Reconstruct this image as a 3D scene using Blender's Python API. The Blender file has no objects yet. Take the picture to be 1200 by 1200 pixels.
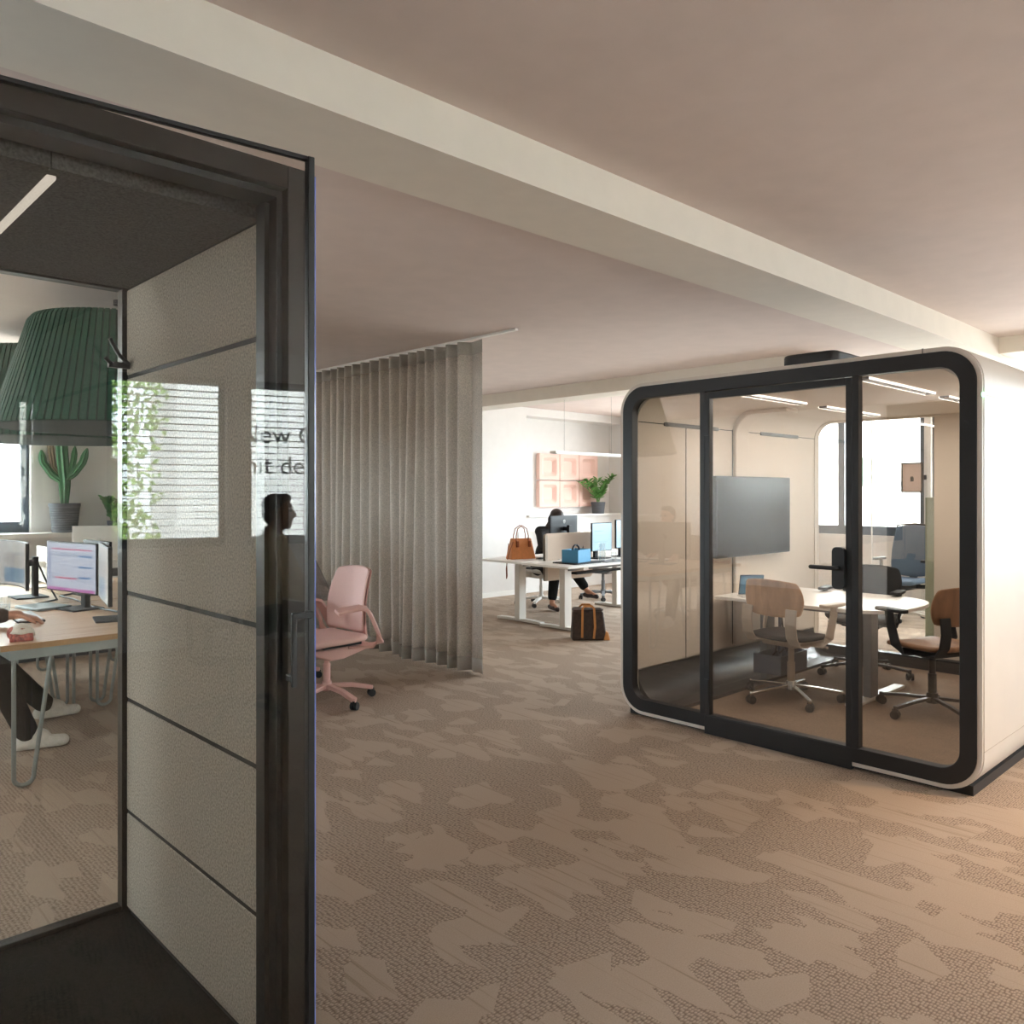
import bpy, bmesh, math, random
from mathutils import Vector, Matrix, Euler
random.seed(7)
scene = bpy.context.scene
COL = scene.collection
PI = math.pi
R = math.radians

# ------------------------------------------------------------ materials
def lin(h):
    h = h.lstrip('#')
    return tuple((lambda c: c / 12.92 if c <= .04045 else ((c + .055) / 1.055) ** 2.4)(int(h[i:i + 2], 16) / 255) for i in (0, 2, 4)) + (1,)

class NT:
    """tiny node helper"""
    def __init__(s, name):
        s.m = bpy.data.materials.new(name); s.m.use_nodes = True
        s.t = s.m.node_tree; s.t.nodes.clear()
        s.out = s.t.nodes.new('ShaderNodeOutputMaterial')
    def n(s, typ, **kw):
        nd = s.t.nodes.new(typ)
        for k, v in kw.items():
            if k in nd.inputs: nd.inputs[k].default_value = v
            else: setattr(nd, k, v)
        return nd
    def l(s, a, b): s.t.links.new(a, b)

def mat(name, col, rough=.5, metal=0, noise=0, nscale=40, bump=0, bscale=200, emit=0, coat=0, spec=.5):
    """principled material with slight procedural mottling and bump"""
    T = NT(name); c = lin(col) if isinstance(col, str) else tuple(col) + (1,) * (4 - len(col))
    b = T.n('ShaderNodeBsdfPrincipled', Roughness=rough, Metallic=metal)
    b.inputs['Base Color'].default_value = c
    b.inputs['Specular IOR Level'].default_value = spec
    b.inputs['Coat Weight'].default_value = coat
    T.l(b.outputs[0], T.out.inputs[0])
    tc = T.n('ShaderNodeTexCoord')
    if noise:
        nz = T.n('ShaderNodeTexNoise', Scale=nscale, Detail=4.)
        T.l(tc.outputs['Object'], nz.inputs['Vector'])
        rp = T.n('ShaderNodeValToRGB')
        rp.color_ramp.elements[0].position = .3; rp.color_ramp.elements[1].position = .7
        rp.color_ramp.elements[0].color = tuple(x * (1 - noise) for x in c[:3]) + (1,)
        rp.color_ramp.elements[1].color = tuple(min(1, x * (1 + noise)) for x in c[:3]) + (1,)
        T.l(nz.outputs['Fac'], rp.inputs[0]); T.l(rp.outputs[0], b.inputs['Base Color'])
    if bump:
        nb = T.n('ShaderNodeTexNoise', Scale=bscale, Detail=3.)
        T.l(tc.outputs['Object'], nb.inputs['Vector'])
        bp = T.n('ShaderNodeBump', Strength=bump, Distance=.004)
        T.l(nb.outputs['Fac'], bp.inputs['Height']); T.l(bp.outputs[0], b.inputs['Normal'])
    if emit:
        b.inputs['Emission Color'].default_value = c; b.inputs['Emission Strength'].default_value = emit
    return T.m

def glass(name, tint, base=.05, gain=1.0):
    """thin pane: transparent body, mirror reflection growing towards grazing"""
    T = NT(name)
    tr = T.n('ShaderNodeBsdfTransparent'); tr.inputs[0].default_value = tuple(tint) + (1,)
    gl = T.n('ShaderNodeBsdfGlossy', Roughness=0.); gl.inputs[0].default_value = (1, 1, 1, 1)
    lw = T.n('ShaderNodeLayerWeight', Blend=.5)
    pw = T.n('ShaderNodeMath', operation='POWER'); pw.inputs[1].default_value = 5
    ml = T.n('ShaderNodeMath', operation='MULTIPLY_ADD', use_clamp=True); ml.inputs[1].default_value = gain * (1 - base); ml.inputs[2].default_value = base
    T.l(lw.outputs['Facing'], pw.inputs[0]); T.l(pw.outputs[0], ml.inputs[0])
    mx = T.n('ShaderNodeMixShader')
    T.l(ml.outputs[0], mx.inputs[0]); T.l(tr.outputs[0], mx.inputs[1]); T.l(gl.outputs[0], mx.inputs[2])
    T.l(mx.outputs[0], T.out.inputs[0])
    return T.m

def emis(name, col, st):
    T = NT(name); e = T.n('ShaderNodeEmission', Strength=st); e.inputs[0].default_value = lin(col)
    T.l(e.outputs[0], T.out.inputs[0]); return T.m

def wood(name, c1, c2, sc=(2, 30, 30), rough=.45):
    T = NT(name); b = T.n('ShaderNodeBsdfPrincipled', Roughness=rough)
    tc = T.n('ShaderNodeTexCoord'); mp = T.n('ShaderNodeMapping'); mp.inputs['Scale'].default_value = sc
    nz = T.n('ShaderNodeTexNoise', Scale=1.5, Detail=6., Distortion=.6)
    rp = T.n('ShaderNodeValToRGB'); rp.color_ramp.elements[0].color = lin(c1); rp.color_ramp.elements[1].color = lin(c2)
    rp.color_ramp.elements[0].position = .35; rp.color_ramp.elements[1].position = .68
    T.l(tc.outputs['Object'], mp.inputs[0]); T.l(mp.outputs[0], nz.inputs['Vector']); T.l(nz.outputs['Fac'], rp.inputs[0])
    T.l(rp.outputs[0], b.inputs['Base Color']); T.l(b.outputs[0], T.out.inputs[0]); return T.m

# ------------------------------------------------------------ mesh builder
class MB:
    def __init__(s, off=(0, 0, 0)):
        s.v = []; s.f = []; s.off = Vector(off); s.M = Matrix()
    def add(s, vs, fs):
        b = len(s.v); M = s.M; o = s.off
        s.v += [(M @ Vector(v)) - o for v in vs]
        s.f += [tuple(i + b for i in f) for f in fs]
        return s
    def box(s, x0, x1, y0, y1, z0, z1):
        v = [(x, y, z) for z in (z0, z1) for y in (y0, y1) for x in (x0, x1)]
        return s.add(v, [(0, 2, 3, 1), (4, 5, 7, 6), (0, 1, 5, 4), (2, 6, 7, 3), (0, 4, 6, 2), (1, 3, 7, 5)])
    def bx(s, c, d, rot=None):
        h = [x / 2 for x in d]
        m = (Euler(rot).to_matrix() if rot else Matrix.Identity(3))
        v = [m @ Vector((x * h[0], y * h[1], z * h[2])) + Vector(c) for z in (-1, 1) for y in (-1, 1) for x in (-1, 1)]
        return s.add(v, [(0, 2, 3, 1), (4, 5, 7, 6), (0, 1, 5, 4), (2, 6, 7, 3), (0, 4, 6, 2), (1, 3, 7, 5)])
    def tube(s, pts, r, n=8, closed=False, flat=1.0, rib=0, up=None):
        pts = [Vector(p) for p in pts]; k = len(pts)
        rr = r if isinstance(r, (list, tuple)) else [r] * k
        tan = []
        for i in range(k):
            a = pts[(i - 1) % k] if (closed or i) else pts[i]
            b = pts[(i + 1) % k] if (closed or i < k - 1) else pts[i]
            t = (b - a); tan.append(t.normalized() if t.length > 1e-9 else Vector((0, 0, 1)))
        t0 = tan[0]
        if up is not None: u = Vector(up)
        else: u = Vector((0, 0, 1)) if abs(t0.z) < .9 else Vector((1, 0, 0))
        nrm = (u - t0 * u.dot(t0)).normalized()
        vs = []
        for i in range(k):
            if i:
                q = tan[i - 1].rotation_difference(tan[i]); nrm = (q @ nrm); nrm = (nrm - tan[i] * nrm.dot(tan[i])).normalized()
            bi = tan[i].cross(nrm)
            for j in range(n):
                a = 2 * PI * j / n; q = rr[i] * (1 + (rib if j % 2 == 0 else -rib))
                vs.append(pts[i] + nrm * math.cos(a) * q * flat + bi * math.sin(a) * q)
        fs = []
        for i in range(k if closed else k - 1):
            for j in range(n):
                a = i * n + j; b = i * n + (j + 1) % n; c = ((i + 1) % k) * n
                fs.append((a, b, c + (j + 1) % n, c + j))
        if not closed:
            fs.append(tuple(range(n - 1, -1, -1))); fs.append(tuple((k - 1) * n + j for j in range(n)))
        return s.add(vs, fs)
    def bar(s, pts, w, h, up=(0, 0, 1)):
        """rectangular section swept along pts: w across, h along 'up'"""
        pts = [Vector(p) for p in pts]; k = len(pts); vs = []
        for i in range(k):
            t = (pts[min(i + 1, k - 1)] - pts[max(i - 1, 0)]).normalized()
            side = t.cross(Vector(up)).normalized(); u = side.cross(t).normalized()
            for a, b in ((-1, -1), (1, -1), (1, 1), (-1, 1)):
                vs.append(pts[i] + side * a * w / 2 + u * b * h / 2)
        fs = [(i * 4 + j, i * 4 + (j + 1) % 4, i * 4 + 4 + (j + 1) % 4, i * 4 + 4 + j) for i in range(k - 1) for j in range(4)]
        fs += [(3, 2, 1, 0), tuple((k - 1) * 4 + j for j in range(4))]
        return s.add(vs, fs)
    def cyl(s, p, q, r1, r2=None, n=16):
        return s.tube([p, q], [r1, r1 if r2 is None else r2], n)
    def lathe(s, prof, c=(0, 0, 0), n=32):
        c = Vector(c); vs = []; k = len(prof)
        for r, z in prof:
            for j in range(n):
                a = 2 * PI * j / n; vs.append(c + Vector((max(r, 1e-5) * math.cos(a), max(r, 1e-5) * math.sin(a), z)))
        fs = [(i * n + j, i * n + (j + 1) % n, (i + 1) * n + (j + 1) % n, (i + 1) * n + j) for i in range(k - 1) for j in range(n)]
        fs += [tuple(range(n - 1, -1, -1)), tuple((k - 1) * n + j for j in range(n))]
        return s.add(vs, fs)
    @staticmethod
    def _p(plane, a, b, t):
        return {'XY': (a, b, t), 'YZ': (t, a, b), 'XZ': (a, t, b)}[plane]
    def prism(s, poly, plane, a0, a1):
        n = len(poly)
        vs = [s._p(plane, a, b, a0) for a, b in poly] + [s._p(plane, a, b, a1) for a, b in poly]
        fs = [tuple(range(n - 1, -1, -1)), tuple(range(n, 2 * n))] + [(i, (i + 1) % n, n + (i + 1) % n, n + i) for i in range(n)]
        return s.add(vs, fs)
    def ring(s, outer, inner, plane, a0, a1):
        n = len(outer)
        vs = [s._p(plane, a, b, t) for t in (a0, a1) for lp in (outer, inner) for a, b in lp]
        fs = []
        for i in range(n):
            j = (i + 1) % n; O0, I0, O1, I1 = 0, n, 2 * n, 3 * n
            fs += [(O0 + i, O0 + j, O1 + j, O1 + i), (I0 + j, I0 + i, I1 + i, I1 + j), (O0 + j, O0 + i, I0 + i, I0 + j), (O1 + i, O1 + j, I1 + j, I1 + i)]
        return s.add(vs, fs)
    def cap(s, p, q, r1, r2=None, n=12):
        p = Vector(p); q = Vector(q); r2 = r1 if r2 is None else r2
        d = (q - p); L = d.length
        d = d.normalized() if L > 1e-6 else Vector((0, 0, 1))
        pts = []; rr = []
        for i in range(5):
            a = PI / 2 * (1 - i / 4); pts.append(p - d * r1 * math.sin(a)); rr.append(max(r1 * math.cos(a), 1e-4))
        for i in range(5):
            a = PI / 2 * i / 4; pts.append(q + d * r2 * math.sin(a)); rr.append(max(r2 * math.cos(a), 1e-4))
        return s.tube(pts, rr, n)
    def ell(s, c, r, rot=None, n=20, m=12):
        M = Euler(rot).to_matrix() if rot else Matrix.Identity(3); c = Vector(c); vs = []
        for i in range(m + 1):
            a = PI * i / m
            for j in range(n):
                b = 2 * PI * j / n; sa = max(math.sin(a), 1e-3)
                vs.append(M @ Vector((r[0] * sa * math.cos(b), r[1] * sa * math.sin(b), r[2] * math.cos(a))) + c)
        fs = [(i * n + j, (i + 1) * n + j, (i + 1) * n + (j + 1) % n, i * n + (j + 1) % n) for i in range(m) for j in range(n)]
        fs += [tuple(range(n)), tuple(m * n + j for j in range(n - 1, -1, -1))]
        return s.add(vs, fs)
    def grid(s, fn, nu, nv, k=0):
        vs = []
        for i in range(nu + 1):
            for j in range(nv + 1):
                u = -1 + 2 * i / nu; v = -1 + 2 * j / nv
                uu = u * math.sqrt(1 - k * v * v / 2); vv = v * math.sqrt(1 - k * u * u / 2)
                if k: uu, vv = uu / 1, vv / 1
                vs.append(fn(uu, vv))
        fs = [(i * (nv + 1) + j, (i + 1) * (nv + 1) + j, (i + 1) * (nv + 1) + j + 1, i * (nv + 1) + j + 1) for i in range(nu) for j in range(nv)]
        return s.add(vs, fs)
    def build(s, name, m, parent=None, smooth=False, bevel=0, solid=0, sub=0, seg=2, loc=None, rot=None, recalc=True):
        me = bpy.data.meshes.new(name); me.from_pydata([tuple(v) for v in s.v], [], s.f)
        if recalc:
            bm = bmesh.new(); bm.from_mesh(me); bmesh.ops.recalc_face_normals(bm, faces=bm.faces); bm.to_mesh(me); bm.free()
        if smooth:
            me.polygons.foreach_set('use_smooth', [True] * len(me.polygons)); me.set_sharp_from_angle(angle=R(smooth if smooth > 1 else 40))
        me.materials.append(m); me.update()
        o = bpy.data.objects.new(name, me); COL.objects.link(o)
        if parent: o.parent = parent
        if loc: o.location = loc
        if rot: o.rotation_euler = rot
        if solid:
            d = o.modifiers.new('solid', 'SOLIDIFY'); d.thickness = solid; d.offset = 0
        if bevel:
            d = o.modifiers.new('bevel', 'BEVEL'); d.width = bevel; d.segments = seg; d.limit_method = 'ANGLE'; d.angle_limit = R(35); d.harden_normals = False
        if sub:
            d = o.modifiers.new('sub', 'SUBSURF'); d.levels = sub; d.render_levels = sub
        return o

def rrect(a0, a1, b0, b1, r, n=8):
    """rounded rectangle outline; n segments per corner"""
    p = []
    for cx, cy, s0 in ((a1 - r, b1 - r, 0), (a0 + r, b1 - r, 90), (a0 + r, b0 + r, 180), (a1 - r, b0 + r, 270)):
        for i in range(n + 1):
            t = R(s0 + 90 * i / n); p.append((cx + r * math.cos(t), cy + r * math.sin(t)))
    return p

def thing(name, label, cat, loc=(0, 0, 0), rz=0, group=None):
    o = bpy.data.objects.new(name, None); COL.objects.link(o); o.empty_display_size = .1
    o.location = loc; o.rotation_euler = (0, 0, rz)
    return tag(o, label, cat, group)
def tag(o, label, cat, group=None):
    o['label'] = label; o['category'] = cat
    if group: o['group'] = group
    return o
def struct(o):
    o['kind'] = 'structure'; return o
def dup(root, loc, rz, label=None, group=None):
    def cp(o, par):
        c = o.copy(); COL.objects.link(c)
        if par: c.parent = par
        for ch in [q for q in bpy.data.objects if q.parent == o]: cp(ch, c)
        return c
    r = cp(root, None); r.location = loc; r.rotation_euler = (0, 0, rz)
    if label: r['label'] = label
    if group: r['group'] = group
    return r

def flesh(mb, name, m, parent, voxel=.012, smooth=6, bevel=0):
    """fuse overlapping closed volumes into one continuous skin"""
    t = mb.build('tmp', m)
    rm = t.modifiers.new('r', 'REMESH'); rm.mode = 'VOXEL'; rm.voxel_size = voxel; rm.use_smooth_shade = True
    sm = t.modifiers.new('s', 'SMOOTH'); sm.iterations = smooth; sm.factor = .5
    dg = bpy.context.evaluated_depsgraph_get()
    me = bpy.data.meshes.new_from_object(t.evaluated_get(dg))
    old = t.data; bpy.data.objects.remove(t); bpy.data.meshes.remove(old)
    me.name = name; me.materials.clear(); me.materials.append(m)
    me.polygons.foreach_set('use_smooth', [True] * len(me.polygons))
    o = bpy.data.objects.new(name, me); COL.objects.link(o); o.parent = parent
    return o

def text_mesh(body, size, name, m, parent=None, loc=(0, 0, 0), rot=(0, 0, 0), ext=.001, sx=1):
    cu = bpy.data.curves.new('t', 'FONT'); cu.body = body; cu.size = size; cu.extrude = ext
    t = bpy.data.objects.new('t', cu); COL.objects.link(t)
    dg = bpy.context.evaluated_depsgraph_get(); me = bpy.data.meshes.new_from_object(t.evaluated_get(dg))
    bpy.data.objects.remove(t); bpy.data.curves.remove(cu)
    me.name = name; me.materials.clear(); me.materials.append(m)
    o = bpy.data.objects.new(name, me); COL.objects.link(o); o.parent = parent
    o.location = loc; o.rotation_euler = rot; o.scale = (sx, 1, 1)
    return o
# ------------------------------------------------------------ material set
M = {}
def carpet():
    T = NT('carpet'); b = T.n('ShaderNodeBsdfPrincipled', Roughness=.95); b.inputs['Specular IOR Level'].default_value = .1
    tc = T.n('ShaderNodeTexCoord')
    wn = T.n('ShaderNodeTexNoise', Scale=1.6, Detail=1.); T.l(tc.outputs['Object'], wn.inputs['Vector'])
    sub = T.n('ShaderNodeVectorMath', operation='SUBTRACT'); sub.inputs[1].default_value = (.5, .5, .5); T.l(wn.outputs['Color'], sub.inputs[0])
    sc = T.n('ShaderNodeVectorMath', operation='SCALE'); sc.inputs['Scale'].default_value = .05; T.l(sub.outputs[0], sc.inputs[0])
    ad = T.n('ShaderNodeVectorMath', operation='ADD'); T.l(tc.outputs['Object'], ad.inputs[0]); T.l(sc.outputs[0], ad.inputs[1])
    def patches(scale, thr, off, metric):
        mp = T.n('ShaderNodeMapping'); mp.inputs['Scale'].default_value = scale; mp.inputs['Location'].default_value = off
        T.l(ad.outputs[0], mp.inputs[0])
        vo = T.n('ShaderNodeTexVoronoi', Scale=1., voronoi_dimensions='2D', distance=metric, Randomness=.9); T.l(mp.outputs[0], vo.inputs['Vector'])
        sp = T.n('ShaderNodeSeparateColor'); T.l(vo.outputs['Color'], sp.inputs[0])
        g = T.n('ShaderNodeMath', operation='GREATER_THAN'); g.inputs[1].default_value = thr; T.l(sp.outputs[0], g.inputs[0]); return g
    p1 = patches((7.6, 3.5, 1), .78, (0, 0, 0), 'CHEBYCHEV'); p2 = patches((12, 5.2, 1), .84, (3.3, 1.7, 0), 'MANHATTAN'); p3 = patches((6.0, 7.4, 1), .91, (7.1, 5.2, 0), 'EUCLIDEAN')
    m1 = T.n('ShaderNodeMath', operation='MAXIMUM'); T.l(p1.outputs[0], m1.inputs[0]); T.l(p2.outputs[0], m1.inputs[1])
    mk = T.n('ShaderNodeMath', operation='MAXIMUM'); T.l(m1.outputs[0], mk.inputs[0]); T.l(p3.outputs[0], mk.inputs[1])
    # coarse woven loops
    mpw = T.n('ShaderNodeMapping'); mpw.inputs['Scale'].default_value = (62, 105, 1); T.l(tc.outputs['Object'], mpw.inputs[0])
    vw = T.n('ShaderNodeTexVoronoi', Scale=1., voronoi_dimensions='2D', Randomness=.45); T.l(mpw.outputs[0], vw.inputs['Vector'])
    # fine lines along the smooth patches
    mpl = T.n('ShaderNodeMapping'); mpl.inputs['Scale'].default_value = (60, 1.2, 1); T.l(tc.outputs['Object'], mpl.inputs[0])
    nl = T.n('ShaderNodeTexNoise', Scale=1., Detail=2.); T.l(mpl.outputs[0], nl.inputs['Vector'])
    rl = T.n('ShaderNodeValToRGB'); rl.color_ramp.elements[0].position = .30; rl.color_ramp.elements[1].position = .40
    rl.color_ramp.elements[0].color = lin('#988777'); rl.color_ramp.elements[1].color = lin('#b09e8e'); T.l(nl.outputs['Fac'], rl.inputs[0])
    rw = T.n('ShaderNodeValToRGB'); rw.color_ramp.elements[0].position = .22; rw.color_ramp.elements[1].position = .62
    rw.color_ramp.elements[0].color = lin('#b4a292'); rw.color_ramp.elements[1].color = lin('#89786b'); T.l(vw.outputs['Distance'], rw.inputs[0])
    mx = T.n('ShaderNodeMix', data_type='RGBA'); T.l(mk.outputs[0], mx.inputs['Factor']); T.l(rw.outputs[0], mx.inputs['A']); T.l(rl.outputs[0], mx.inputs['B'])
    nf = T.n('ShaderNodeTexNoise', Scale=220., Detail=2.); T.l(tc.outputs['Object'], nf.inputs['Vector'])
    mrf = T.n('ShaderNodeMapRange'); mrf.inputs['To Min'].default_value = .8; mrf.inputs['To Max'].default_value = 1.2; T.l(nf.outputs['Fac'], mrf.inputs['Value'])
    mm = T.n('ShaderNodeMix', data_type='RGBA', blend_type='MULTIPLY'); mm.inputs['Factor'].default_value = 1.; T.l(mx.outputs['Result'], mm.inputs['A']); T.l(mrf.outputs[0], mm.inputs['B'])
    T.l(mm.outputs['Result'], b.inputs['Base Color'])
    ih = T.n('ShaderNodeMath', operation='SUBTRACT'); ih.inputs[0].default_value = 1.; T.l(vw.outputs['Distance'], ih.inputs[1])
    hm = T.n('ShaderNodeMix', data_type='FLOAT'); T.l(mk.outputs[0], hm.inputs['Factor']); T.l(ih.outputs[0], hm.inputs['A']); hm.inputs['B'].default_value = .9
    bp = T.n('ShaderNodeBump', Strength=.5, Distance=.006); T.l(hm.outputs[0], bp.inputs['Height']); T.l(bp.outputs[0], b.inputs['Normal'])
    T.l(b.outputs[0], T.out.inputs[0]); return T.m
M['carpet'] = carpet()
M['ceiling'] = mat('ceiling_paint', '#dccec8', .9, noise=.03, nscale=6)
M['white_wall'] = mat('wall_paint', '#dfdcd9', .85, noise=.02, nscale=8)
M['beam'] = mat('beam_paint', '#e6dfd4', .8, noise=.02, nscale=8)
M['frame_blue'] = mat('window_frame', '#3c4b5a', .45)
M['pane'] = glass('window_glass', (.93, .96, .96), .03, .6)
M['booth_glass'] = glass('booth_glass', (.955, .955, .94), .03, .8)
M['pod_glass'] = glass('pod_glass', (.95, .935, .915), .088, .8)
M['felt'] = mat('felt_grey', '#c6bdb1', .95, noise=.34, nscale=150, bump=.4, bscale=500, spec=.1)
M['felt_dark'] = mat('felt_charcoal', '#575553', .95, noise=.4, nscale=150, bump=.4, bscale=500, spec=.1)
M['felt_pod'] = mat('felt_beige', '#d9cdbf', .9, noise=.06, nscale=160, bump=.2, bscale=400, spec=.15)
M['groove'] = mat('groove_dark', '#34322f', .8)
M['black'] = mat('black_frame', '#1c1c1e', .45)
M['black_gloss'] = mat('black_sheen', '#33363a', .28, metal=.4)
M['black_fabric'] = mat('black_fabric', '#242426', .85, noise=.2, nscale=250, bump=.2)
M['black_carpet'] = mat('black_carpet', '#141312', .95, noise=.95, nscale=170, bump=.8, bscale=400, spec=.1)
M['bronze'] = mat('dark_bronze', '#302c29', .4, metal=.5)
M['rubber'] = mat('black_rubber', '#17181a', .5)
M['cream'] = mat('cream_shell', '#d6ccc2', .5, noise=.02, nscale=5)
M['pod_carpet'] = mat('pod_carpet', '#8a7868', .95, noise=.16, nscale=120, bump=.5, bscale=300, spec=.1)
M['white'] = mat('white_lacquer', '#eeece8', .4)
M['white_metal'] = mat('white_metal', '#dedad4', .4, metal=.1)
M['grey_steel'] = mat('grey_steel', '#8d9494', .38, metal=.7)
M['chrome'] = mat('polished_metal', '#d5d5d2', .2, metal=1)
M['dark_plastic'] = mat('dark_plastic', '#242427', .55, spec=.25)
M['mid_plastic'] = mat('grey_plastic', '#6b6d70', .5)
M['light_plastic'] = mat('light_plastic', '#d8d6d3', .5)
M['pink'] = mat('pink_plastic', '#dcb0a7', .5)
M['pink_fabric'] = mat('pink_fabric', '#e6c0b8', .8, noise=.06, nscale=250, bump=.2)
M['pink_tile'] = mat('pink_felt', '#eec8bb', .8, noise=.04, nscale=80)
M['green_lamp'] = mat('green_felt', '#144a39', .85, noise=.1, nscale=60, bump=.2)
M['green_dark'] = mat('green_groove', '#0c2c24', .9)
M['lamp_inner'] = mat('lamp_inner', '#b9b3a4', .7)
M['curtain'] = mat('curtain_weave', '#ccc4ba', .9, noise=.22, nscale=110, bump=.25, bscale=300, spec=.1)
M['curtain_band'] = mat('curtain_tape', '#aca69d', .9, noise=.1, nscale=160, spec=.1)
M['oak'] = wood('oak_top', '#c8a282', '#ddbb9b')
M['walnut'] = wood('ash_ply', '#a9805c', '#c79b74', (1.5, 14, 3))
M['walnut_dark'] = wood('walnut_ply', '#7d5a40', '#9a7150', (1.5, 14, 3))
M['oak_edge'] = wood('oak_edge', '#a97f50', '#bd935f')
M['taupe'] = mat('taupe_bracket', '#b3a596', .5)
M['cactus'] = mat('cactus_skin', '#2f6a40', .6, noise=.15, nscale=40)
M['cactus_tip'] = mat('cactus_dry_tip', '#7b6a52', .8)
M['pot_grey'] = mat('pot_grey', '#565a60', .7, noise=.08, nscale=30)
M['soil'] = mat('potting_soil', '#3b2e25', 1, noise=.4, nscale=90)
M['leaf'] = mat('leaf_green', '#5f9447', .5, noise=.2, nscale=20)
M['leaf_dark'] = mat('leaf_dark', '#3f7a3a', .5, noise=.2, nscale=20)
M['stem'] = mat('stem_green', '#6f8d55', .6)
M['tree_leaf'] = mat('tree_leaf', '#8fae58', .6, noise=.25, nscale=8)
M['bark'] = mat('bark', '#5d4b3a', .9, noise=.3, nscale=20)
M['tan'] = mat('tan_leather', '#cf8650', .45, noise=.08, nscale=30)
M['tan_dark'] = mat('tan_leather_dark', '#8f4a24', .5)
M['dark_leather'] = mat('dark_canvas', '#3a2b24', .55, noise=.55, nscale=34)
M['tan_strap'] = mat('tan_strap', '#c98a4c', .5)
M['blue_box'] = mat('blue_box', '#4a93bd', .6, noise=.04)
M['beige_screen'] = mat('beige_divider', '#d5c3b3', .9, noise=.06, nscale=200)
M['green_grey'] = mat('green_grey_felt', '#9aa08c', .95, noise=.1, nscale=120)
M['mesh_blue'] = mat('blue_mesh', '#5d7188', .7, noise=.12, nscale=300)
M['skin'] = mat('skin', '#c58f74', .5, noise=.03)
M['skin_tan'] = mat('skin_brown', '#9a6a4e', .5, noise=.03)
M['hair'] = mat('dark_hair', '#2a1c17', .55, noise=.3, nscale=60)
M['hair_black'] = mat('black_hair', '#151211', .6, noise=.3, nscale=60)
M['shirt_dark'] = mat('dark_shirt', '#453026', .85, noise=.1, nscale=60)
M['shirt_black'] = mat('black_blouse', '#1d1a1b', .8, noise=.1, nscale=60)
M['shirt_grey'] = mat('grey_striped_shirt', '#8e8b88', .85, noise=.15, nscale=90)
M['shirt_cream'] = mat('cream_shirt', '#d8c4a2', .85, noise=.1, nscale=60)
M['trouser'] = mat('dark_trousers', '#1d1c1c', .9, spec=.2)
M['sneaker'] = mat('white_sneaker', '#cfcac2', .7, noise=.1, nscale=40)
M['shoe'] = mat('dark_shoe', '#3a2a28', .4)
M['eye'] = mat('eye', '#1b1512', .2)
M['paper'] = mat('paper', '#f0eeea', .8)
M['keys'] = mat('white_keys', '#e8e8e8', .5)
M['cloth_red'] = mat('red_speckled_wool', '#a8574c', .95, noise=.6, nscale=60, bump=.6, bscale=90)
M['cloth_white'] = mat('white_wool', '#ded6c8', .95, noise=.08, nscale=60, bump=.3, bscale=90)
M['pencil'] = mat('pencil', '#b98d6c', .5)
M['clear'] = glass('clear_glass', (.95, .96, .96), .08, 1)
M['water'] = glass('water', (.9, .94, .95), .05, 1)
M['facade'] = mat('white_render', '#f2f0ec', .9)
M['sign_pink'] = mat('print_pink', '#cbb4ac', .7)
def screen(name, base, st, bands):
    """lit display: a few coloured bars over a pale page (generated coords)"""
    T = NT(name); tc = T.n('ShaderNodeTexCoord'); sp = T.n('ShaderNodeSeparateXYZ'); T.l(tc.outputs['Generated'], sp.inputs[0])
    cur = T.n('ShaderNodeRGB'); cur.outputs[0].default_value = lin(base); last = cur.outputs[0]
    for (y0, y1, z0, z1, c) in bands:
        fac = None
        for ax, lo, hi in ((1, 1 - y1, 1 - y0), (2, z0, z1)):
            for op, v in (('GREATER_THAN', lo), ('LESS_THAN', hi)):
                m_ = T.n('ShaderNodeMath', operation=op); m_.inputs[1].default_value = v; T.l(sp.outputs[ax], m_.inputs[0])
                if fac is None: fac = m_.outputs[0]
                else:
                    q = T.n('ShaderNodeMath', operation='MULTIPLY'); T.l(fac, q.inputs[0]); T.l(m_.outputs[0], q.inputs[1]); fac = q.outputs[0]
        mx = T.n('ShaderNodeMix', data_type='RGBA'); T.l(fac, mx.inputs['Factor']); T.l(last, mx.inputs['A']); mx.inputs['B'].default_value = lin(c); last = mx.outputs['Result']
    b = T.n('ShaderNodeBsdfPrincipled', Roughness=.3); b.inputs['Base Color'].default_value = (.02, .02, .02, 1)
    T.l(last, b.inputs['Emission Color']); b.inputs['Emission Strength'].default_value = st
    T.l(b.outputs[0], T.out.inputs[0]); return T.m
SCR = .04
M['scr_sheet'] = screen('screen_schedule', '#c3cbe2', SCR, [(.02, .98, .0, .06, '#c06ab8'), (.1, .92, .86, .885, '#cf4f86'), (.1, .9, .72, .8, '#aab4cf'), (.18, .62, .25, .28, '#d04e80'), (.66, .92, .72, .755, '#3f78b4'), (.66, .92, .5, .535, '#3f78b4'), (.66, .92, .28, .315, '#3f78b4'), (.03, .09, .1, .9, '#9da9cc')])
M['scr_blue'] = screen('screen_pale_blue', '#a9cfe2', SCR * 1.4, [(.0, 1, .55, .57, '#86b4cc'), (.1, .6, .7, .73, '#7fa6bd'), (.1, .8, .3, .33, '#86b4cc')])
M['scr_grad'] = screen('screen_mixed', '#c9c9c9', SCR * .8, [(.1, .75, .05, .4, '#6a93b4'), (.75, .97, .05, .95, '#d6c6ba'), (.1, .75, .4, .75, '#b5b3b4')])
M['scr_teal'] = screen('screen_teal', '#1d6b86', SCR * .9, [(.3, .7, .1, .25, '#58c4d4'), (.15, .45, .8, .85, '#d9eef2')])
M['tv'] = mat('tv_screen', '#201f1e', .22, spec=.07)
M['led_line'] = emis('light_line', '#fff4e6', .12)
M['led_green'] = emis('green_led', '#7ff0b0', .5)
M['slot_dark'] = mat('slot_dark', '#4b4742', .6)
M['blind'] = mat('blind_slat', '#4c4a47', .5)
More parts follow.
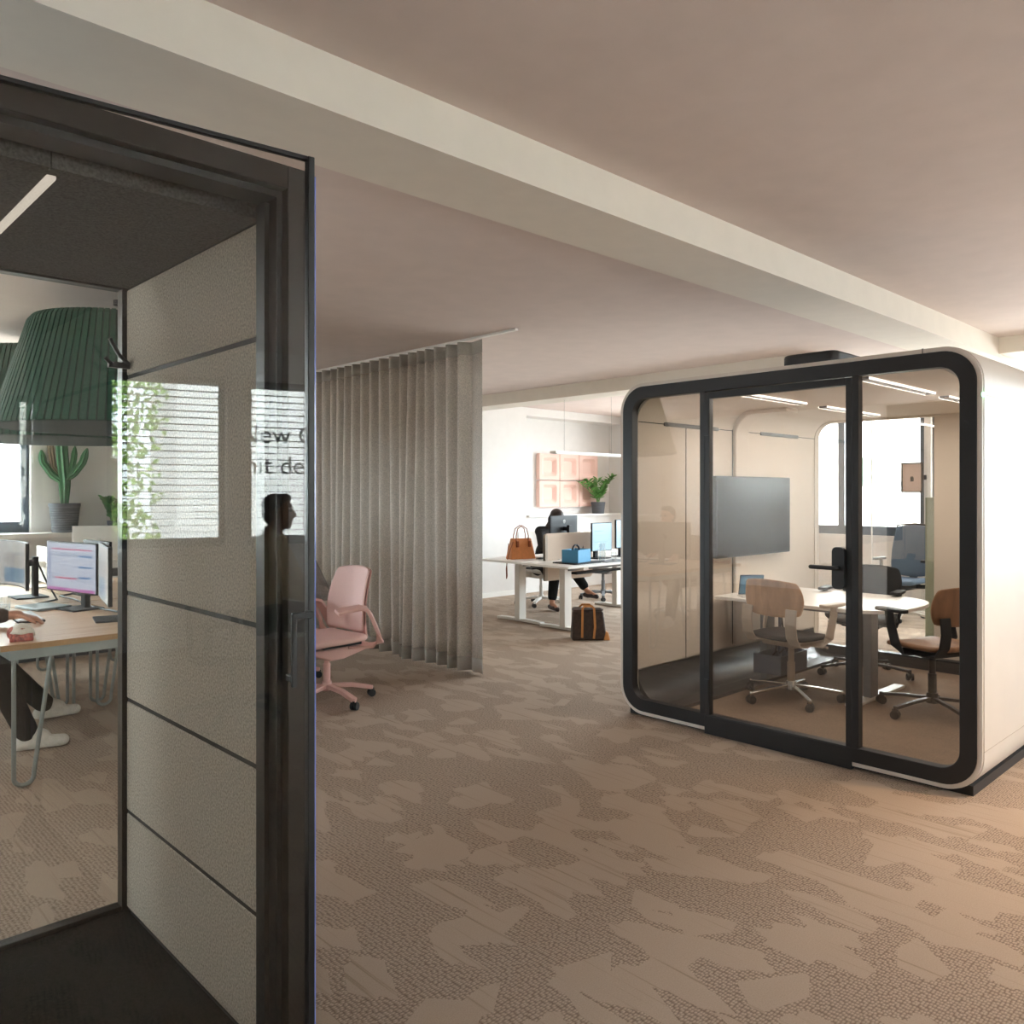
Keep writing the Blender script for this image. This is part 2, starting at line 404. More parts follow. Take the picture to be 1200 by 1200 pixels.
M['letter'] = mat('frosted_lettering', '#7d837c', .7)
M['edge_blue'] = mat('glass_edge', '#7f8fe0', .15, spec=.8, emit=.0)
M['cable'] = mat('black_cable', '#18181a', .5)
# ------------------------------------------------------------ room shell
X0, X1, Y0, Y1 = -3.2, 10.9, -4.75, 8.7
struct(MB().box(X0 - .3, X1 + .3, Y0 - .3, Y1 + .4, -.12, 0).build('floor', M['carpet']))
c = MB(); c.box(X0, X1, Y0, 2.34, 2.94, 3.05); c.box(X0, X1, 2.75, Y1, 2.79, 3.05)
c.box(X0 - .3, X1 + .3, Y0 - .3, Y1 + .4, 3.05, 3.15)
struct(c.build('ceiling', M['ceiling']))
b = MB().box(X0, X1, 2.34, 2.75, 2.745, 3.05); b.box(X0, X1, 2.325, 2.34, 2.745, 2.772)
struct(b.build('trim_1', M['beam']))
struct(MB().box(7.12, 7.5, 3.45, Y1, 2.64, 2.79).build('trim_2', M['beam']))
struct(MB().box(8.45, 8.85, Y0, 2.34, 2.79, 2.94).build('trim_3', M['beam']))

def wall_with_holes(name, plane, a0, a1, t0, t1, holes, z0=0, z1=3.05):
    """wall slab a0..a1 along its run, t0..t1 thick, with window openings (a0,a1,z0,z1)"""
    mb = MB()
    def put(p0, p1, q0, q1):
        if p1 - p0 < 1e-4 or q1 - q0 < 1e-4: return
        if plane == 'X': mb.box(p0, p1, t0, t1, q0, q1)
        else: mb.box(t0, t1, p0, p1, q0, q1)
    cur = a0
    for h in sorted(holes):
        put(cur, h[0], z0, z1); put(h[0], h[1], z0, h[2]); put(h[0], h[1], h[3], z1); cur = h[1]
    put(cur, a1, z0, z1)
    return struct(mb.build(name, M['white_wall']))

back_holes = [(1.08, 2.16, .97, 2.64), (2.37, 3.6, .97, 2.64), (3.85, 5.05, .97, 2.64)]
right_holes = [(-3.9, -1.7, .94, 2.66), (-1.4, 1.2, .94, 2.66), (1.5, 3.78, .94, 2.66), (3.86, 6.1, .94, 2.66), (6.25, 7.75, .94, 2.66)]
far_holes = [(-2.1, -.4, 1.12, 2.66), (-.3, 2.02, 1.12, 2.66)]  # first opening is unseen, added to light the left wall near the corner
wall_with_holes('wall_back', 'X', X0, X1, Y0 - .25, Y0, back_holes)
wall_with_holes('wall_right', 'Y', Y0, Y1 + .3, X1, X1 + .25, right_holes)
left_holes = [(3.2, 4.75, .97, 2.64)]  # unseen opening added to brighten the left part of the room
wall_with_holes('wall_left', 'Y', Y0, Y1, X0 - .25, X0, left_holes)
mb = MB()
w = wall_with_holes('wall_far', 'X', X0, 8.6, Y1, Y1 + .25, far_holes)
mb.box(8.6, X1, Y1, Y1 + .3, 0, 1.14); mb.box(8.6, X1, Y1, Y1 + .3, 2.667, 3.05); mb.box(8.6, X1, 9.0, 9.1, 1.1, 2.7); mb.box(8.5, 8.6, Y1 + .2, 9.1, 0, 3.05)
struct(mb.build('wall_recess', M['white_wall']))
struct(MB().box(2.3, 8.6, Y1 - .012, Y1, 0, .07).build('baseboard_far', M['white']))
struct(MB().box(X1 - .012, X1, Y0, Y1 - .02, 0, .07).build('baseboard_right', M['white']))
struct(MB().box(8.62, X1 - .02, Y1 - .05, 9.0, 1.14, 1.165).build('trim_4', M['white']))        # ledge of the recess

def add_portal(loc, rot, sx, sy):
    l = bpy.data.lights.new('window_daylight', 'AREA'); l.shape = 'RECTANGLE'; l.size = sx; l.size_y = sy
    l.cycles.is_portal = True
    o = bpy.data.objects.new('window_daylight', l); COL.objects.link(o); o.location = loc; o.rotation_euler = rot

wn = [0]
def window(plane, h, t, mull=(), blind=False, fw=.055):
    """frame, pane (and blind) in an opening; t = position of the glass plane"""
    wn[0] += 1; a0, a1, z0, z1 = h
    def bxx(mb, p0, p1, q0, q1, d=.03):
        if plane == 'X': mb.box(p0, p1, t - d, t + d, q0, q1)
        else: mb.box(t - d, t + d, p0, p1, q0, q1)
    f = MB(); bxx(f, a0, a0 + fw, z0, z1); bxx(f, a1 - fw, a1, z0, z1); bxx(f, a0 + fw, a1 - fw, z0, z0 + fw * 1.6); bxx(f, a0 + fw, a1 - fw, z1 - fw, z1)
    for m_ in mull: bxx(f, m_ - .045, m_ + .045, z0 + fw * 1.6, z1 - fw, .035)
    fo = struct(f.build('window_%d' % wn[0], M['frame_blue'], bevel=.004))
    g = MB(); bxx(g, a0 + fw, a1 - fw, z0 + fw, z1 - fw, .003)
    g.build('glass_pane', M['pane'], fo)
    if blind:
        s = MB(); z = z1 - .07; tt = t + .09
        while z > z0 + .03:
            s.bx(((a0 + a1) / 2, tt, z), (a1 - a0 - .03, .045, .005), (R(3), 0, 0)); z -= .066
        s.box(a0 + .01, a1 - .01, tt - .03, tt + .03, z1 - .045, z1 - .001)
        for q in (.25, .75):
            s.box(a0 + (a1 - a0) * q - .0015, a0 + (a1 - a0) * q + .0015, tt - .001, tt + .001, z0 + .02, z1)
        s.build('blind', M['blind'], fo)
    ca = (a0 + a1) / 2; cz = (z0 + z1) / 2
    if plane == 'X':
        add_portal((ca, t, cz), (R(90) if t > 0 else R(-90), 0, 0), a1 - a0, z1 - z0)
    else:
        add_portal((t, ca, cz), (R(90), 0, R(90) if t > 0 else R(-90)), a1 - a0, z1 - z0)
    return fo
for i, h in enumerate(back_holes): window('X', h, Y0 - .14, blind=i in (0, 1, 2), mull=())
wobs = []
for h in right_holes:
    mid = 4.96 if h[0] == 3.86 else (h[0] + h[1]) / 2
    wobs.append(window('Y', h, X1 + .10, mull=(mid,), fw=.075))
for h in far_holes: window('X', h, Y1 + .10, fw=.07)
for h in left_holes: window('Y', h, X0 - .12)
# lettering on the inside of the rear window
lf = thing('window_lettering', 'grey frosted lettering on the blinded window mirrored in the booth glass', 'lettering', (2.34, Y0 - .128, 1.9))
for k, (body, z) in enumerate((('New G', .12), ('mit de', -.2))):
    text_mesh(body, .27, 'letters', M['letter'], lf, (-.045 if k == 0 else -.06, 0, z), (R(90), 0, 0))
lf.location.y = Y0 - .12
# outdoors
bd = thing('apartment_building', 'white rendered building across the street outside the windows', 'building', (22, 8, -4))
MB().box(0, 6, -3.5, 4.5, 0, 8.6).build('facade', M['facade'], bd)
for (yy, zz) in ((1.19, 6.07), (-1.4, 6.07), (3.6, 6.07)):
    fr = MB().box(-.05, .02, yy - .27, yy + .27, zz - .45, zz + .45).build('window', M['white'], bd)
    MB().box(-.07, -.04, yy - .21, yy + .21, zz - .38, zz + .38).build('pane', mat('outdoor_pane_%g_%g' % (yy, zz), '#5c7a6a', .2), fr)
b2 = thing('white_house', 'white house seen through the blinds behind the camera', 'building', (6.2, -14, -4))
MB().box(-3.1, 6, -4, 0, 0, 12).build('facade', M['facade'], b2)
t = thing('street_tree', 'green leafy tree outside the blinded window', 'tree', (1.55, -9.2, -4))
MB().tube([(0, 0, 0), (.05, .05, 2), (-.05, 0, 4), (0, 0, 6)], [.16, .13, .1, .05], 8).build('trunk', M['bark'], t)
lm = MB(); rr = random.Random(3)
for cx, cy, cz, rad in ((-.1, 0, 6.6, .85), (-.3, .2, 5.6, .9), (.15, -.1, 7.6, .8), (-.5, .1, 7.2, .7), (-.1, .3, 4.9, .65), (-.9, 0, 6.2, .6)):
    for _ in range(420):
        d = Vector((rr.gauss(0, 1), rr.gauss(0, 1), rr.gauss(0, 1))).normalized() * rad * rr.random() ** .4
        lm.M = Matrix.Translation(Vector((cx, cy, cz)) + d) @ Euler((rr.random() * 6, rr.random() * 6, rr.random() * 6)).to_matrix().to_4x4()
        lm.add([(-.06, 0, 0), (0, -.035, .012), (.07, 0, 0), (0, .035, .012)], [(0, 1, 2, 3)])
lm.build('foliage', M['tree_leaf'], t, recalc=False)
# ------------------------------------------------------------ phone booth in the foreground (felt lined, glass front and back)
bo = thing('phone_booth', 'grey felt lined phone booth with glass door and black frame at left foreground', 'phone booth', (.5, 2.45, 0))
O = (.5, 2.45, 0)
MB(O).box(-.06, 1.06, 1.88, 3.1, .0, .012).build('base', M['black'], bo)
MB(O).box(.0, 1.0, 1.9, 3.02, .012, .032).build('floor_carpet', M['black_carpet'], bo)
MB(O).box(1.022, 1.06, 1.9, 3.08, .012, 2.32).build('side_shell', M['bronze'], bo)
MB(O).box(-.06, -.022, 1.9, 3.08, .012, 2.32).build('side_shell', M['bronze'], bo)
MB(O).box(-.06, 1.06, 1.9, 3.08, 2.29, 2.32).build('roof', M['bronze'], bo)
# felt panels: joint heights measured on the far edge of the wall
js = [.034, .378, .772, 1.148, 1.91, 2.222]
for sx, (xa, xb) in enumerate(((1.0, 1.02), (-.02, 0.0))):
    for k in range(5):
        MB(O).box(xa, xb, 1.97, 3.02, js[k] + .007, js[k + 1] - .007).build('felt_panel', M['felt'], bo, bevel=.004)
    MB(O).box(min(xa + .004, xa + .004), xb if sx == 0 else xb - .004, 1.97, 3.02, .032, 2.25).build('backing', M['groove'], bo)
MB(O).box(-.02, 1.02, 2.03, 3.05, 2.222, 2.26).build('ceiling_panel', M['felt_dark'], bo)
va = MB(O).box(-.02, .505, 2.012, 2.03, 2.222, 2.29); va.box(.509, 1.02, 2.012, 2.03, 2.222, 2.29)
va.build('valance', M['felt_dark'], bo)
led = MB(O).box(.51, .529, 2.06, 2.85, 2.214, 2.2225).build('light_strip', M['led_booth'] if 'led_booth' in M else emis('booth_led', '#f3e6d6', .035), bo)
# front frame
fr = MB(O); fr.box(1.0, 1.06, 1.86, 1.97, .0, 2.32); fr.box(-.06, .0, 1.86, 1.97, 0, 2.32); fr.box(0, 1.0, 1.86, 1.97, 2.262, 2.32); fr.box(0, 1.0, 1.86, 1.9, 0, .03)
fr.build('front_frame', M['bronze'], bo, bevel=.003)
ins = MB(O); ins.box(.985, 1.0, 1.89, 1.975, .03, 2.262); ins.box(0, .985, 1.89, 1.975, 2.245, 2.262); ins.box(.972, .985, 1.93, 1.975, .03, 2.24)
ins.build('seal_profile', M['black'], bo)
# glazed back
bf = MB(O); bf.box(.985, 1.022, 3.02, 3.07, .012, 2.25); bf.box(-.02, .02, 3.02, 3.07, .012, 2.25); bf.box(.02, .985, 3.02, 3.07, .012, .045); bf.box(.02, .985, 3.02, 3.07, 2.215, 2.25)
bf.build('back_frame', M['bronze'], bo, bevel=.003)
MB(O).box(.02, .985, 3.04, 3.048, .045, 2.215).build('back_glass', M['booth_glass'], bo)
hk = MB(O); hk.box(.93, .999, 2.985, 3.0, 1.935, 1.955); hk.tube([(.999, 2.99, 1.95), (.96, 2.97, 1.975), (.925, 2.96, 2.03)], .007, 8); hk.tube([(.94, 2.985, 1.945), (.915, 2.975, 1.965)], .007, 8)
hk.build('coat_hook', M['black'], bo)
# door leaf, slightly ajar
ang = math.atan2(-.105, .95)
dr = MB(); dr.box(.0, .955, -.004, .004, .02, 2.30); door = dr.build('door', M['booth_glass'], bo, loc=(.05 - O[0], 1.855 - O[1], 0), rot=(0, 0, ang))
MB().box(.945, .962, -.012, .010, .012, 2.305).build('edge_profile', M['black'], door, bevel=.002)
MB().box(.962, .966, -.008, .004, .02, 2.26).build('glass_edge', M['edge_blue'], door)
MB().box(.0, .945, -.008, .008, 2.296, 2.305).build('top_rail', M['black'], door)
h = MB(); h.box(.892, .904, -.046, -.034, 1.05, 1.222); h.box(.892, .946, -.046, -.036, 1.208, 1.222); h.box(.936, .946, -.046, -.010, 1.205, 1.222); h.box(.892, .904, -.036, -.004, 1.06, 1.075)
h.build('handle', M['black'], door, bevel=.002)
# ------------------------------------------------------------ meeting pod
PX0, PX1, PY0, PY1, PZ0, PZ1 = 4.39, 7.15, 1.283, 3.526, .015, 2.24
O = (5.77, 2.405, 0)
pod = thing('meeting_pod', 'cream meeting pod with rounded black framed glass front on the carpet', 'meeting pod', O)
def rr(i, r, n=10): return rrect(PY0 + i, PY1 - i, PZ0 + i, PZ1 - i, r, n)
s = MB(O).ring(rr(0, .19), rr(.03, .16), 'YZ', PX0 + .02, PX1)
s.build('shell', M['cream'], pod, smooth=30)
s = MB(O).ring(rr(.004, .186), rr(.03, .16), 'YZ', PX0, PX0 + .02); s.build('front_rim', M['cream'], pod, smooth=30)
MB(O).box(4.43, 7.13, PY0 + .055, PY1 - .055, 0, .05).build('plinth', M['black'], pod)
# liner
def liner(i): return rrect(PY0 + i, PY1 - i, .06, PZ1 - i, .16, 10)
s = MB(O).ring(rr(.032, .158), rrect(PY0 + .1, PY1 - .1, .065, PZ1 - .1, .16, 10), 'YZ', PX0 + .06, PX1 - .03)
s.build('felt_lining', M['felt_pod'], pod, smooth=30)
MB(O).box(PX0 + .06, PX1 - .1, PY0 + .12, PY1 - .12, .055, .072).build('floor_carpet', M['pod_carpet'], pod)
# black front frame
s = MB(O).ring(rr(.026, .164), rr(.105, .10), 'YZ', PX0 - .006, PX0 + .06); s.build('front_frame', M['black'], pod, smooth=30, bevel=.003)
DY0, DY1 = 1.925, 2.852
def mull(y, w=.036): return MB(O).box(PX0 - .004, PX0 + .05, y - w / 2, y + w / 2, .06, PZ1 - .08)
mull(DY0 - .018).build('mullion', M['black'], pod, bevel=.002)
mull(DY1 + .018).build('mullion', M['black'], pod, bevel=.002)
MB(O).box(PX0 + .02, PX0 + .03, PY0 + .07, DY0 - .03, .09, PZ1 - .075).prism([], 'YZ', 0, 0) if False else None
def pane(name, outline, x):
    return MB(O).prism(outline, 'YZ', x, x + .008).build(name, M['pod_glass'], pod)
full = rr(.10, .105)
def clip(poly, lo, hi):
    out = []
    n = len(poly)
    def cut(poly, f):
        o = []
        for i in range(len(poly)):
            a, b = poly[i], poly[(i + 1) % len(poly)]
            fa, fb = f(a), f(b)
            if fa >= 0: o.append(a)
            if fa * fb < 0:
                t_ = fa / (fa - fb); o.append((a[0] + (b[0] - a[0]) * t_, a[1] + (b[1] - a[1]) * t_))
        return o
    return cut(cut(poly, lambda p: p[0] - lo), lambda p: hi - p[0])
pane('side_pane', clip(full, 0, DY0 - .03), PX0 + .022)
pane('side_pane', clip(full, DY1 + .03, 9), PX0 + .022)
# glass door
s = MB(O); s.box(PX0 - .004, PX0 + .04, DY0, DY0 + .034, .012, 2.13); s.box(PX0 - .004, PX0 + .04, DY1 - .034, DY1, .012, 2.13)
s.box(PX0 - .004, PX0 + .04, DY0 + .034, DY1 - .034, 2.09, 2.13); s.box(PX0 - .008, PX0 + .04, DY0, DY1, .0, .115)
door = s.build('door', M['black'], pod, bevel=.002)
MB(O).box(PX0 + .012, PX0 + .02, DY0 + .03, DY1 - .03, .11, 2.09).build('door_glass', M['pod_glass'], door)
s = MB(O); s.prism(rrect(1.955, 2.025, .975, 1.205, .025, 5), 'YZ', PX0 - .03, PX0 - .004); s.cyl((PX0 - .03, 1.99, 1.092), (PX0 - .062, 1.99, 1.092), .012)
s.cap((PX0 - .062, 1.985, 1.092), (PX0 - .062, 2.13, 1.092), .012)
s.build('handle', M['black'], door, smooth=40)
for z in (.2, 1.86): MB(O).box(PX0 - .012, PX0 - .004, DY1 - .03, DY1, z, z + .14).build('hinge', M['black'], door)
# rear wall: glazed half and felt half
s = MB(O).ring(rr(.03, .16), rrect(PY0 + .13, PY1 - .105, .12, PZ1 - .115, .14, 10), 'YZ', PX1 - .12, PX1 - .04); s.build('rear_frame', M['felt_pod'], pod, smooth=30)
MB(O).box(PX1 - .10, PX1 - .05, PY0 + .1, 2.42, .1, PZ1 - .11).build('rear_panel', M['felt_pod'], pod)
MB(O).box(PX1 - .085, PX1 - .077, 2.42, PY1 - .1, .11, PZ1 - .11).build('rear_glass', M['pod_glass'], pod)
MB(O).box(PX1 - .09, PX1 - .075, 2.925, 2.931, .12, PZ1 - .12).build('glass_joint', M['white'], pod)
MB(O).box(PX1 - .2, PX1 - .12, PY0 + .1, PY1 - .1, .07, .17).build('rear_plinth', M['black'], pod)
# sheen cove along the foot of the side wall
arc = [(PY1 - .1, .30)] + [(PY1 - .30 + .20 * math.cos(R(-a)) , .29 + .20 * math.sin(R(-a))) for a in range(0, 91, 9)] + [(PY1 - .30, .07), (PY1 - .1, .07)]
MB(O).prism(arc, 'YZ', PX0 + .07, PX1 - .13).build('cove', M['black_gloss'], pod, smooth=40)
MB(O).box(PX0 + .07, PX1 - .2, PY1 - .42, PY1 - .29, .07, .095).build('cove_step', M['black'], pod)
# seams, vents and channel on the side wall
W = PY1 - .1
MB(O).box(PX0 + .07, PX1 - .1, W - .003, W, 1.986, 1.992).build('seam', M['groove'], pod)
MB(O).box(5.02, 5.026, W - .003, W, .3, 2.02).build('seam', M['groove'], pod)
for xa, xb in ((4.75, 5.45), (6.08, 6.72)):
    MB(O).prism(rrect(xa, xb, 1.975, 2.003, .012, 4), 'XZ', W - .008, W).build('vent_slot', M['slot_dark'], pod)
# cable channel: follows the wall and the rounded corner into the ceiling
path = [(W - .001, .32), (W - .001, 2.14 - .16)] + [(W - .16 + .16 * math.cos(R(a)), 1.98 + .16 * math.sin(R(a))) for a in range(10, 91, 10)] + [(W - .45, 2.14)]
inn = [(W - .03, .32), (W - .03, 2.14 - .19)] + [(W - .19 + .16 * math.cos(R(a)), 1.95 + .16 * math.sin(R(a))) for a in range(10, 91, 10)] + [(W - .45, 2.11)]
s = MB(O).prism(path + inn[::-1], 'YZ', 5.66, 5.85); s.build('cable_channel', M['felt_pod'], pod, smooth=40, bevel=.008)
s = MB(O); s.box(5.652, 5.658, W - .004, W, .32, 2.0); s.box(5.852, 5.858, W - .004, W, .32, 2.0); s.build('channel_joint', M['groove'], pod)
# ceiling light tracks
for (xa, xb, y) in ((4.50, 5.50, 1.91), (5.75, 6.6, 1.91), (4.60, 5.47, 2.75), (5.78, 6.72, 2.75)):
    tr = MB(O).box(xa, xb, y - .03, y + .03, 2.128, 2.142).build('light_track', M['slot_dark'], pod)
    MB(O).box(xa, xb, y + .03, y + .034, 2.126, 2.14).box(xa, xb, y - .034, y - .03, 2.126, 2.14).build('light_line', M['led_line'], tr)
# outside marks
for z in (1.98, .235):
    MB(O).box(PX0 + .02, PX1, PY0 - .001, PY0 + .002, z - .002, z + .002).build('side_seam', M['taupe'], pod)
MB(O).box(PX0 - .002, PX0 + .03, PY0 - .003, PY0 + .006, 1.972, 1.99).build('status_light', M['led_green'], pod)
s = MB(O).prism(rrect(4.55, 4.95, 2.09, 2.43, .06, 6), 'XY', PZ1, PZ1 + .085); s.build('roof_vent', M['black'], pod, smooth=40, bevel=.015)
MB(O).box(PX0 - .003, PX0 + .02, 1.56, 1.564, PZ1 - .03, PZ1 - .001).build('rim_joint', M['groove'], pod)
# screen on the wall of the pod
tv = thing('wall_screen', 'large black wall mounted screen inside the meeting pod', 'screen', (5.86, W, 1.32))
MB().prism(rrect(-.56, .56, -.31, .31, .01, 3), 'XZ', -.085, -.045).build('housing', M['dark_plastic'], tv, bevel=.003)
MB().box(-.55, .55, -.0875, -.085, -.298, .300).build('display', M['tv'], tv)
MB().box(-.2, .2, -.05, 0, -.15, .15).build('wall_bracket', M['black'], tv)
# meeting table
tb = thing('meeting_table', 'white meeting table with rounded end on a grey slab leg inside the pod', 'table', (5.86, 2.7, .072))
e = []
for i in range(25):
    a = PI + PI * i / 24
    ca, sa = math.cos(a), math.sin(a)
    e.append((.5 * math.copysign(abs(ca) ** .75, ca), -.14 + .46 * math.copysign(abs(sa) ** .75, sa)))
top = e + [(.5, .70), (-.5, .70)]
MB().prism(top, 'XY', .628, .652).build('tabletop', M['white'], tb, bevel=.004)
for y in (-.33, .45):
    MB().box(-.22, -.10, y - .03, y + .03, .02, .628).build('leg', M['mid_plastic'], tb, bevel=.008)
    MB().box(-.48, .35, y - .04, y + .04, .0, .02).build('foot', M['white_metal'], tb, bevel=.006)
MB().box(-.19, -.13, -.3, .42, .57, .61).build('beam', M['mid_plastic'], tb)
cb = MB(); x0, x1, y0, y1, z0, z1 = -.42, -.02, .20, .42, .11, .25
cb.box(x0, x1, y0, y1, z0, z0 + .01); cb.box(x0, x0 + .01, y0, y1, z0, z1); cb.box(x1 - .01, x1, y0, y1, z0, z1); cb.box(x0, x1, y0, y0 + .01, z0, z1); cb.box(x0, x1, y1 - .01, y1, z0, z1); cb.box(-.24, -.22, .3, .32, .2, .6)
cbo = thing('cable_box', 'grey blue open cable box hanging under the meeting table', 'box', (5.86, 2.7, .072))
cb.build('bin', mat('slate_box', '#565d6b', .6), cbo, bevel=.003)
cc = MB()
for k in range(3): cc.tube([(-.36 + .1 * k, .3, .24), (-.33 + .1 * k, .28, .27), (-.28 + .08 * k, .32, .25), (-.23, .31, .4 + .1 * k)], .006, 6)
cc.build('plug_cables', M['cable'], cbo)
# tablet on a stand with its cable
tl = thing('tablet', 'small tablet with teal lit screen leaning on the meeting table', 'tablet', (5.53, 3.19, .724), R(48))
MB().bx((0, 0, .088), (.012, .18, .16), (0, R(-18), 0)).build('body', M['dark_plastic'], tl, bevel=.004)
MB().bx((-.0075, 0, .0885), (.002, .165, .145), (0, R(-18), 0)).build('display', M['scr_teal'], tl)
MB().box(-.09, .05, -.09, .09, 0, .006).build('stand', M['light_plastic'], tl)
MB().tube([(.02, -.1, .03), (.05, -.16, .07), (.05, -.22, .06), (.03, -.24, .02), (.06, -.27, .006)], .004, 6).build('cord', M['cable'], tl, smooth=60)
# ------------------------------------------------------------ swivel chairs (local +X is where the sitter looks)
def add_base(t, mb_, mc, rad=.31, rot=0., hub=.10, col=.42, slim=False, colm=None):
    s = MB()
    for k in range(5):
        a = rot + 2 * PI * k / 5; d = Vector((math.cos(a), math.sin(a), 0))
        s.bar([d * .02 + Vector((0, 0, hub)), d * rad * .55 + Vector((0, 0, hub - .012)), d * rad + Vector((0, 0, .068))], .03 if slim else .042, .02 if slim else .03)
        s.cyl(d * rad + Vector((0, 0, .05)), d * rad + Vector((0, 0, .082)), .013, n=10)
    s.cyl((0, 0, hub - .03), (0, 0, hub + .035), .04, .034, 20)
    s.build('base', mb_, t, smooth=35, bevel=.004)
    for k in range(5):
        a = rot + 2 * PI * k / 5; c = MB(); w = MB()
        for sd in (-1, 1):
            w.cyl((0, sd * .006, 0), (0, sd * .024, 0), .028, .027, 18)
        w.cyl((0, -.008, 0), (0, .008, 0), .012, n=10)
        w.box(-.018, .018, -.007, .007, .005, .034)
        w.build('caster', mc, t, smooth=35, loc=(rad * math.cos(a), rad * math.sin(a), .028), rot=(0, 0, a + .9 + k * 1.1))
    MB().lathe([(.026, hub + .03), (.026, hub + .16), (.02, hub + .16), (.02, col)], n=20).build('gas_column', colm or mb_, t, smooth=35)

def seat_pad(t, name, m, w, d, z, thick, x=0, dip=.012, k=.45, front=.03, sub=2):
    return MB().grid(lambda u, v: (x + u * d / 2, v * w / 2, z - dip * (1 - v * v) - front * max(0, u - .3) ** 2 + .012 * max(0, -u - .5)), 10, 10, k).build(name, m, t, smooth=60, solid=thick, sub=1)

def back_sheet(t, name, m, w, z0, z1, xb, lean, bow=.05, k=.4, thick=.014, taper=0, lumbar=0.):
    def fn(u, v):
        zz = (u + 1) / 2; z = z0 + (z1 - z0) * zz; hw = w / 2 * (1 - taper * zz)
        return (xb - lean * zz + bow * v * v + lumbar * math.sin(zz * PI), v * hw, z)
    return MB().grid(fn, 12, 12, k).build(name, m, t, smooth=60, solid=thick, sub=1)

def wooden_chair(label, loc, rz, back, seat, bracket, base, cast, arms, armm, group='chairs around the pod table'):
    t = thing('swivel_chair', label, 'chair', loc, rz, group)
    add_base(t, base, cast, .33, .35, slim=True, colm=M['taupe'] if bracket is M['taupe'] else M['bronze'])
    seat_pad(t, 'seat', seat, .45, .44, .455, .035)
    if seat is M['black_fabric']: seat_pad(t, 'seat_shell', bracket, .43, .42, .432, .012)
    back_sheet(t, 'backrest', back, .48, .595, .85, -.235, .03, .06, .5, .014, .04)
    for sd in (-1, 1):
        p = [(.02, sd * .12, .405), (-.12, sd * .15, .405), (-.20, sd * .17, .42), (-.24, sd * .175, .47), (-.255, sd * .175, .56), (-.245, sd * .175, .66)]
        MB().bar(p, .085, .012, up=(1, 0, 1)).build('back_bracket', bracket, t, bevel=.004)
    MB().box(-.14, .12, -.14, .14, .385, .418).build('mechanism', M['bronze'] if bracket is not M['taupe'] else bracket, t, bevel=.01)
    MB().cyl((.02, -.20, .40), (.02, -.27, .395), .009).build('lever', base, t)
    if arms:
        for sd in (-1, 1):
            MB().bar([(.0, sd * .14, .405), (.02, sd * .23, .41), (.05, sd * .262, .46), (.09, sd * .266, .60), (.10, sd * .266, .665)], .06, .012, up=(0, sd, 1)).build('arm_bracket', armm, t, bevel=.003)
            MB().prism(rrect(-.04, .2, sd * .266 - .035, sd * .266 + .035, .03, 5), 'XY', .664, .686).build('armrest', armm, t, smooth=40, bevel=.005)
    return t

wooden_chair('light ply backed swivel chair with black seat at the near side of the pod table', (5.29, 2.745, .072), R(-8), M['walnut'], M['black_fabric'], M['taupe'], M['chrome'], M['rubber'], True, M['taupe'])
wooden_chair('brown ply swivel chair with black armrests at the rounded end of the pod table', (5.62, 1.94, .072), R(68), M['walnut_dark'], M['walnut_dark'], M['dark_plastic'], M['bronze'], M['rubber'], True, M['dark_plastic'])
wooden_chair('black swivel chair with black star base on the far side of the pod table', (6.42, 2.72, .072), R(188), M['black_fabric'], M['black_fabric'], M['dark_plastic'], M['dark_plastic'], M['rubber'], True, M['dark_plastic'])

def task_chair(label, loc, rz, mback, mseat, mframe, mbase, group=None, z1=1.0, armz=.66, headname='task_chair', width=.47):
    t = thing(headname, label, 'chair', loc, rz, group)
    add_base(t, mbase, M['rubber'], .33, .3)
    seat_pad(t, 'seat', mseat, .49, .48, .475, .055, .01)
    MB().prism([(-.2, .36), (.12, .36), (.2, .41), (.2, .43), (-.24, .43), (-.26, .40)], 'XZ', -.1, .1).build('mechanism', mframe, t, bevel=.012)
    back_sheet(t, 'backrest', mback, width, .5, z1, -.21, .11, .05, .32, .022, .1, .02)
    MB().bar([(-.15, 0, .39), (-.27, 0, .42), (-.28, 0, .56), (-.29, 0, .74)], .09, .022, up=(1, 0, .3)).build('back_support', mframe, t, bevel=.006)
    for sd in (-1, 1):
        MB().bar([(-.03, sd * .14, .40), (-.06, sd * .25, .41), (-.08, sd * .285, .46), (-.06, sd * .29, armz - .02)], .055, .02, up=(0, sd, .2)).build('arm_post', mframe, t, bevel=.006)
        MB().prism(rrect(-.13, .13, sd * .285 - .04, sd * .285 + .04, .035, 5), 'XY', armz - .02, armz + .008).build('armrest', mframe, t, smooth=40, bevel=.006)
    return t

